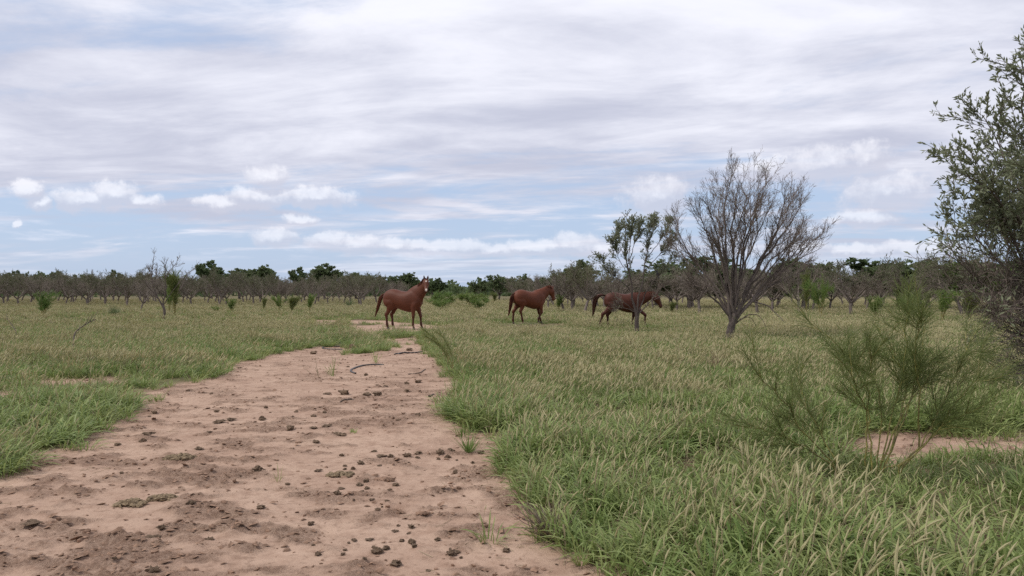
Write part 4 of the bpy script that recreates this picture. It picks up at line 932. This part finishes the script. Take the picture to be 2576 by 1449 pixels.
# ------------------------------------------------------------------ two black birds on the young tree
M_bird = plain('bird_black', (.012, .013, .018), .35, (.02, .022, .03), 30, .1, .5)
def bird(u, v, Y, rz, label):
    p0 = at(u, v, Y); t = thing('bird', p0, label, 'bird', 'black birds on the young tree', rz)
    mb = MB(); rows = dens([(0, 0, .0, .012, .012), (.0, 0, .02, .04, .04), (.01, 0, .07, .055, .052), (.02, 0, .12, .046, .042), (.032, 0, .155, .030, .028), (.042, 0, .185, .033, .030), (.05, 0, .21, .018, .018)], 20)
    loft(mb, rows[:, :3], np.tile([1., 0, 0], (20, 1)), np.tile([0, 1., 0], (20, 1)), np.maximum(rows[:, 3], .004), np.maximum(rows[:, 4], .004), 12, 2); obj('body', mb.mesh('body', [M_bird]), t)
    tl = MB(); loft(tl, [(0, 0, .05), (-.03, 0, -.03), (-.055, 0, -.13)], np.tile([1., 0, 0], (3, 1)), np.tile([0, 1., 0], (3, 1)), [.022, .014, .006], [.03, .026, .034], 8, 2); obj('tail', tl.mesh('tail', [M_bird]), t)
    bk = MB(); tubes(bk, [[(.06, 0, .19), (.085, 0, .186), (.105, 0, .178)]], [[.010, .007, .002]], 5); obj('beak', bk.mesh('beak', [M_bird]), t)
bird(1545, 695.5, 28.375, .3, 'black bird perched on the left bough of the young tree')
bird(1655, 695, 28.68, 2.6, 'black bird perched on the right bough of the young tree')

# ------------------------------------------------------------------ things lying on the track
def lump(r, n1=7, n2=10, flat=.6, rough=.22):
    th = np.linspace(0, math.pi, n1)[:, None]; ph = np.arange(n2)[None]*2*math.pi/n2; ca_, sa = np.cos(th), np.sin(th)
    V = np.stack([sa*np.cos(ph), sa*np.sin(ph), ca_*np.ones_like(ph)], -1); k = 1+r.normal(size=(n1, n2))*rough; k[0] = k[0, 0]; k[-1] = k[-1, 0]
    V = V*k[..., None]*np.array([1, r.uniform(.6, .9), flat]); j = np.arange(n1-1)[:, None]*n2; i = np.arange(n2)[None]; i2 = (i+1) % n2
    return V.reshape(-1, 3)*.5, np.stack([j+i, j+n2+i, j+n2+i2, j+i2], -1).reshape(-1, 4)
r = np.random.default_rng(81); CL = []
for i in range(7):
    mb = MB()
    for k in range(1 if i < 3 else r.integers(2, 4)):
        V, F = lump(r, 8, 11, flat=r.uniform(.4, .7) if i < 5 else .22, rough=.30); s = 1 if k == 0 else r.uniform(.4, .75); of = np.array([0, 0, 0]) if k == 0 else np.array([r.uniform(-.4, .4), r.uniform(-.35, .35), r.uniform(-.05, .08)])
        mb.add(V*s+of, F)
    CL.append(mb.mesh('dung_clod', [M_dung], smooth=False))
def cA(x, y): return ((x/2.342+800)/1.26708, (y/2.342+1400)/1.26708)
def cB(x, y): return ((x/2.787+800)/1.26708, (y/2.787+980)/1.26708)
def cC(x, y): return ((x/1.969)/1.26708, (y/1.969+1100)/1.26708)
clA = [(1010,790,60),(1540,812,50),(497,845,52),(700,803,38),(683,838,38),(770,735,52),(882,730,58),(730,750,30),(945,515,48),(980,490,18),(1098,625,32),(1195,640,55),(1175,678,35),(1080,666,50),(1495,678,45),(1395,722,50),(1195,745,62),(1125,733,45),(1220,782,55),(845,900,38),(1325,948,38),(885,138,25),(920,75,45),(1490,75,60),(1250,95,65),(1160,115,60),(1240,118,40),(965,118,70),(1040,117,50),(1400,126,30),(1465,115,45),(1655,152,35),(1720,85,50),(1535,130,28),(960,182,38),(675,112,40),(700,191,32),(760,211,35),(700,214,35),(860,305,55),(805,324,65),(675,354,52),(640,396,62),(565,396,40),(865,350,40),(828,388,35),(1040,367,35),(900,440,40),(1010,450,32),(768,450,22),(270,324,40),(50,240,65),(70,502,62),(440,620,50),(500,229,55),(1445,364,30),(465,783,30),(1080,330,50),(1525,239,40),(310,66,32),(1570,852,28),(2280,905,24)]
clB = [(680,765,65),(650,940,40),(552,966,50),(1380,674,50),(1478,955,60),(1310,1005,45),(670,1060,80),(555,1075,60),(340,1088,90),(1405,388,65),(895,371,75),(550,410,70),(1385,743,50),(1120,686,30),(1195,699,40),(130,888,45),(100,996,60),(400,923,40),(575,1193,70),(1130,775,80),(1030,775,90),(1580,858,30),(1755,780,60),(860,523,30),(1020,602,40),(1290,597,25)]
clC = [(965,426,35),(935,440,20),(1440,470,60),(760,808,30),(735,624,40),(890,604,40),(1325,313,25),(1360,416,30),(1240,655,60),(1310,558,30),(1165,863,25),(1635,1010,50),(1215,943,25),(715,1366,40),(950,1414,75),(940,1211,90),(190,1150,110),(1190,1013,60),(1615,789,55),(1640,466,40),(1010,1176,60),(1310,1219,50),(1500,140,30),(1180,290,30)]
seen_first = None; nclod = 0
def clod(u, v, wpx, label, group, k=None, m_=None):
    global nclod
    x, y = G(u, v); s = wpx/FPX*y; k = nclod % 7 if k is None else k; nclod += 1
    o = obj('dung_clod', CL[k]); o.location = (x, y+s*.3, gz(x, y+s*.3)+s*.16); o.rotation_euler = (0, 0, r.uniform(0, 6.28)); o.scale = (s, s, s*r.uniform(.75, 1.1))
    o['label'] = label; o['category'] = 'clod'
    if group: o['group'] = group
    return o
for lst, cv, sc_, lbl_ in ((clA, cA, 2.342, 'small loose dung clod on the lower middle of the bare track'), (clB, cB, 2.787, 'small loose dung clod on the upper part of the bare track'), (clC, cC, 1.969, 'small loose dung clod on the left side of the bare track')):
    for a, b_, w_ in lst: u, v = cv(a, b_); clod(u, v, w_/sc_/1.26708, lbl_, 'loose dung clods on the track')
for a, b_, w_, lb in [(935,825,112,'largest dark dung clod, with a broken rim, near the bottom of the track'),(1080,912,98,'lumpy dung clod lowest on the track, below and right of the largest one'),(1495,838,90,'low dung clod with a ball behind it, right of the largest one'),(1905,812,64,'single dark clod near the dry tussock at the track\'s right edge'),(815,172,62,'round split dung clod in the middle of the track'),(1410,100,74,'round dung clod left of the small grass tuft on the track\'s right side')]:
    u, v = cA(a, b_); clod(u, v, w_/2.342/1.26708, lb, None, 3)
for a, b_, w_, lb in [(820,768,92,'flat dark clod above the pale stick on the track'),(1478,660,56,'round dark clod near the right edge of the upper track')]:
    u, v = cB(a, b_); clod(u, v, w_/2.787/1.26708, lb, None, 4)
for a, b_, w_, lb in [(920,578,76,'dark crumbly clod beside the left grass bank'),(1370,486,72,'flat hollow-topped clod on the left of the track')]:
    u, v = cC(a, b_); clod(u, v, w_/1.969/1.26708, lb, None, 5)
def pile(u, v, wpx, dpx, label, mt, n, seed):
    r = np.random.default_rng(seed); x, y = G(u, v); W_ = wpx/FPX*y; mb = MB(); cx0, cy0 = x, y+W_*.25
    for k in range(n):
        V, F = lump(r, 6, 9, r.uniform(.3, .5), .22); s = W_*r.uniform(.12, .26); q = np.clip(r.normal(size=2), -1.7, 1.7)*np.array([.19, .12]); V = V*s; a = r.uniform(0, 6.28); c_, s_ = math.cos(a), math.sin(a)
        V = np.stack([V[:, 0]*c_-V[:, 1]*s_, V[:, 0]*s_+V[:, 1]*c_, V[:, 2]], 1)+np.array([q[0]*W_, q[1]*W_, s*.15+max(0, .16-abs(q[0])*.3-abs(q[1])*.4)*W_*r.uniform(.1, 1)*.6]); mb.add(V, F)
    o = obj('dung_pile', mb.mesh('dung_pile', [mt], smooth=False)); o.location = (cx0, cy0, gz(cx0, cy0)); o['label'] = label; o['category'] = 'dung pile'; o['group'] = 'old dung piles on the track'
pile(*cC(800, 1015), 92, 30, 'old straw-coloured dung pile, left half of the pair low on the left track', M_dungo, 110, 1)
pile(*cC(1000, 980), 88, 26, 'old straw-coloured dung pile, right half of the pair low on the left track', M_dungo, 105, 2)
pile(*cC(1110, 728), 90, 20, 'flattened old dung pile above the pair on the left track', M_dungo, 96, 3)
pile(*cB(760, 1130), 52, 30, 'dark trampled dung pile beside a tiny green weed in mid track', M_dung, 86, 4)
pile(*cA(650, 268), 76, 26, 'greyish flattened dung pile below the middle of the track', M_dungo, 96, 5)
pile(*cA(990, 300), 60, 26, 'low crumbled heap of reddish dung in mid track', M_crumb, 105, 6)
pile(*cA(1280, 560), 44, 14, 'faint sandy crumb heap right of the middle of the lower track', M_crumb, 105, 7)

# pipes
def strip(name, pts, rad, mt, label, cat, sides=6, lift=.0, group=None):
    P = [G(u, v) for u, v in pts]; q = resample(P, 16); z = ground_h(q[:, 0], q[:, 1])+rad*.8+lift
    mb = MB(); tubes(mb, np.column_stack([q, z])[None], np.full((1, 16), rad), sides); o = obj(name, mb.mesh(name, [mt])); o['label'] = label; o['category'] = cat
    if group: o['group'] = group
strip('irrigation_pipe', [cB(930,580),(cB(905,575)),cB(880,560),cB(890,545),cB(960,520),cB(1000,508),cB(1080,504),cB(1180,508)], .017, M_pipe, 'black irrigation pipe curving across the middle of the upper track', 'pipe', group='cut pieces of black pipe')
strip('irrigation_pipe', [cB(810,370),cB(720,366),cB(650,366),cB(628,356),cB(645,345),cB(720,342),cB(800,344),cB(890,340)], .016, M_pipe, 'black irrigation pipe bent into a U left of the grass clump on the track', 'pipe', group='cut pieces of black pipe')
strip('irrigation_pipe', [cB(1340,416),cB(1270,430),cB(1280,420),cB(1380,416),cB(1450,412),cB(1520,400)], .017, M_pipe, 'straight black irrigation pipe near the right edge of the upper track', 'pipe', group='cut pieces of black pipe')
strip('stick', [cB(790,834),cB(850,832),cB(880,824),cB(916,820)], .014, M_wood, 'short pale stick lying in the middle of the track', 'stick')
strip('stick', [cB(1580,780),cB(1620,768),cB(1680,764)], .012, M_bark, 'dark flat stick at the right edge of the upper track', 'stick')
strip('stick', [cB(1400,590),cB(1500,580),cB(1550,545)], .011, M_wood, 'pale forked stick by the right bank of the upper track', 'stick')
# dead branch in the left field
def dead_branch(name, pts, Y, rad, label, cat='branch'):
    u0, v0 = pts[0]; bx = (u0-CX)/FPX*Y; base = np.array([bx, Y, gz(bx, Y)]); q = np.array([at(u, v, Y+.1*i)-base for i, (u, v) in enumerate(pts)]); q[0, 2] = -.05
    mb = MB(); P = resample(q, 12)[None]; Rd = taper(np.array([rad]), np.array([rad*.35]), 12); tubes(mb, P, Rd, 5); rr_ = np.random.default_rng(int(u0)); pos, d, ra, _, _ = spawn(P, Rd, 6, .35, 1, .7, .2, rr_, .3); C = grow(pos, d, .25*rr_.uniform(.5, 1.3, 6), 3, .15, .1, rr_); tubes(mb, C, taper(np.full(6, rad*.4), np.full(6, rad*.2), 4), 4)
    o = obj(name, mb.mesh(name, [M_bark])); o.location = base; o['label'] = label; o['category'] = cat
dead_branch('dead_branch', [(184,872),(186,848),(187,832),(200,828),(215,815),(242,803)], 19.5, .024, 'dead broken branch sticking out of the grass in the left field')
dead_branch('dead_stalk', [(44,850),(42,838),(34,822),(16,800)], 24, .016, 'thin dead stalk leaning left in the grass near the left edge', 'stalk')

# dry tussock and small weeds on the track
def weed(name, u, v, H, n, mt, label, spread=.12, w=.006, sticks=0, leafy=False, seed=1):
    r = np.random.default_rng(seed); x, y = G(u, v); base = (x, y, gz(x, y)); mb = MB(); a = r.uniform(0, 6.28, n); st = np.stack([np.cos(a)*.02, np.sin(a)*.02, np.full(n, -.01)], 1); ln = r.uniform(.2, 1.0, n)
    d = nrm(np.stack([np.cos(a)*ln, np.sin(a)*ln, np.ones(n)*.8], 1)); P = grow(st, d, H*r.uniform(.5, 1.1, n), 4, .08, -.06 if not leafy else .05, r); ribbons(mb, P, w*np.array([.8, 1, .9, .6, .15])[None]*r.uniform(.7, 1.3, n)[:, None], nrm(np.stack([-np.sin(a), np.cos(a), np.zeros(n)], 1)), 0)
    if leafy: pos, d2, _, _, _ = spawn(P, np.full(P.shape[:2], .003), 9, .2, 1, .8, .2, r, .2); leaves(mb, pos, d2, r.uniform(.02, .045, len(pos)), r.uniform(.01, .018, len(pos)), r, 0)
    if sticks:
        a = r.normal(math.pi*.9, .9, sticks); d = nrm(np.stack([np.cos(a)*.9, np.sin(a)*.6, np.full(sticks, .7)], 1)); P = grow(np.zeros((sticks, 3)), d, H*1.2*r.uniform(.5, 1.1, sticks), 4, .14, .02, r); tubes(mb, P, taper(np.full(sticks, .0045), np.full(sticks, .002), 5), 4, 1)
    t = obj(name, mb.mesh(name, [mt, M_wood], smooth=False)); t.location = base; t['label'] = label; t['category'] = 'plant'
weed('dry_tussock', 1395, 1352, .27, 60, M_straw, 'dry woody tussock with bare sticks at the track\'s lower right edge', sticks=34, w=.004, seed=2)
weed('grass_tuft', 1180, 1128, .25, 90, M_blade, 'single small grass tuft standing off the right bank', seed=3)
weed('grass_tuft', 1462, 1412, .15, 46, M_blade, 'low green tuft on the bare soil at the bottom right of the track', seed=4, w=.007)
weed('track_weed', 838, 944, .40, 7, M_blade, 'small upright leafy weed on the left of the upper track', leafy=True, seed=5, w=.012)
weed('track_weed', 803, 946, .36, 4, M_straw, 'thin yellowing weed beside the leafy one on the upper track', leafy=True, seed=6, w=.01)
weed('track_weed', 945, 912, .35, 6, M_blade, 'leafy weed below the grass clump on the upper track', leafy=True, seed=7, w=.012)
weed('track_weed', 890, 1086, .07, 24, M_blade, 'tiny flat green weed beside the dark dung pile in mid track', seed=8, w=.010)
weed('track_weed', 700, 1205, .16, 7, M_blade, 'sparse thin weed on the left middle of the track', seed=9, w=.005)
weed('dark_bush', 288, 800, .85, 90, M_mesq, 'small dark bush standing in the grass of the left field', leafy=True, seed=10, w=.02)
weed('brown_tussock', 1795, 935, .42, 130, M_straw, 'dark brownish grass clump alone in the pale grass below the large bare tree', seed=12, w=.010)
weed('dark_bush', 878, 775, 1.2, 60, M_mesq, 'dark spreading bush behind the tail of the first horse', leafy=True, seed=11, w=.03)

def seed_stalk(u, v, Y, H, label):
    bx = (u-CX)/FPX*Y; base = (bx, Y, gz(bx, Y)); r = np.random.default_rng(int(u)); mb = MB(); P = grow(np.zeros((1, 3)), np.array([[.03, 0, 1.]]), np.array([H]), 5, .02, 0, r); tubes(mb, P, np.full((1, 6), .0018), 4, 0)
    t_ = thing('seed_stalk', base, label, 'grass stalk', 'tall seed stalks above the right grass'); obj('stalk', mb.mesh('stalk', [M_straw]), t_)
    q = P[0, -1]; mb = MB(); Q = q+np.array([[0, 0, -.005], [.003, 0, .03], [.006, 0, .08], [.012, 0, .125]]); tubes(mb, Q[None], np.array([[.003, .0085, .0075, .001]]), 7, 0); k = 60; ps = Q[1]+(Q[2]-Q[1])*r.uniform(-.5, 1.5, k)[:, None]; leaves(mb, ps, nrm(r.normal(size=(k, 3))*.5+np.array([0, 0, .8])), np.full(k, .02), np.full(k, .0016), r, 0); obj('seed_head', mb.mesh('seed_head', [M_head]), t_)
seed_stalk(1626, 1060, 7.4, .50, 'tall pale seed stalk, left one of the pair standing above the right grass')
seed_stalk(1661, 1080, 7.3, .47, 'tall pale seed stalk, right one of the pair standing above the right grass')
seed_stalk(1704, 1110, 6.6, .46, 'tawny seed stalk right of the pale pair in the right grass')
# crumbs and litter
r = np.random.default_rng(91); mb = MB(); n = 16000; y = 3+37*r.uniform(0, 1, n)**1.9; x = r.uniform(-1, 1, n)*(.72*y+1); d = field(x, y); rm = rough_mask(x, y)
k = (d < .05) & (r.uniform(0, 1, n) < .16+.84*rm); x, y, rm = x[k], y[k], rm[k]; z = ground_h(x, y); n = len(x)
base_l = [lump(r, 4, 6, .6, .25) for _ in range(12)]; sz = (.008+.030*r.uniform(0, 1, n)**3.0)*(1+.5*rm)
for v_ in range(12):
    q = np.arange(n) % 12 == v_; V, F = base_l[v_]; a = r.uniform(0, 6.28, q.sum()); c_, s_ = np.cos(a)[:, None], np.sin(a)[:, None]; S_ = sz[q][:, None]
    VV = np.stack([(V[:, 0]*c_-V[:, 1]*s_)*S_+x[q][:, None], (V[:, 0]*s_+V[:, 1]*c_)*S_+y[q][:, None], V[:, 2][None]*S_+z[q][:, None]+S_*.12], -1); FF = F[None]+(np.arange(q.sum())*len(V))[:, None, None]; mb.add(VV.reshape(-1, 3), FF.reshape(-1, 4))
obj('soil_crumbs', mb.mesh('soil_crumbs', [M_crumb], smooth=False), kind='stuff', label='crumbs of dry soil strewn over the track')
mb = MB(); n = 30000; y = 3+30*r.uniform(0, 1, n)**1.7; x = r.uniform(-1, 1, n)*(.72*y+1); d = field(x, y); rm = rough_mask(x, y)
k = (d < -.05) & (r.uniform(0, 1, n) < .14+.8*rm**2); x, y, rm = x[k], y[k], rm[k]; z = ground_h(x, y); n = len(x)
base_l = [lump(r, 3, 7, .26, .30) for _ in range(10)]; sz = .022+.055*r.uniform(0, 1, n)**2.2; tl = r.normal(0, .28, (n, 2))
for v_ in range(10):
    q = np.arange(n) % 10 == v_; V, F = base_l[v_]; a = r.uniform(0, 6.28, q.sum()); c_, s_ = np.cos(a)[:, None], np.sin(a)[:, None]; S_ = sz[q][:, None]; px_, py_ = (V[:, 0]*c_-V[:, 1]*s_)*S_, (V[:, 0]*s_+V[:, 1]*c_)*S_*.8
    VV = np.stack([px_+x[q][:, None], py_+y[q][:, None], V[:, 2][None]*S_+z[q][:, None]+S_*.10+px_*tl[q][:, :1]+py_*tl[q][:, 1:]], -1); FF = F[None]+(np.arange(q.sum())*len(V))[:, None, None]; mb.add(VV.reshape(-1, 3), FF.reshape(-1, 4))
print('flakes', n)
obj('crust_flakes', mb.mesh('crust_flakes', [M_crumb], smooth=False), kind='stuff', label='flat broken flakes of dried mud crust on the track')
mb = MB(); n = 9000; y = 3+20*r.uniform(0, 1, n)**1.6; x = r.uniform(-1, 1, n)*(.72*y+1); d = field(x, y); k = (d > -.9) & (d < .3) & (r.uniform(0, 1, n) < np.exp(-np.abs(d-.02)*3.0)); x, y = x[k], y[k]; n = len(x)
a = r.uniform(0, 6.28, n); L = r.uniform(.03, .13, n); z = ground_h(x, y)+.006; P0 = np.stack([x, y, z], 1); dv = np.stack([np.cos(a)*L, np.sin(a)*L, r.uniform(-.002, .012, n)], 1); tubes(mb, np.stack([P0, P0+dv*.5+r.normal(size=(n, 3))*.004, P0+dv], 1), np.full((n, 3), .0016), 3)
obj('dry_litter', mb.mesh('dry_litter', [M_straw], smooth=False), kind='stuff', label='dry stalks and twigs littering the edges of the track')
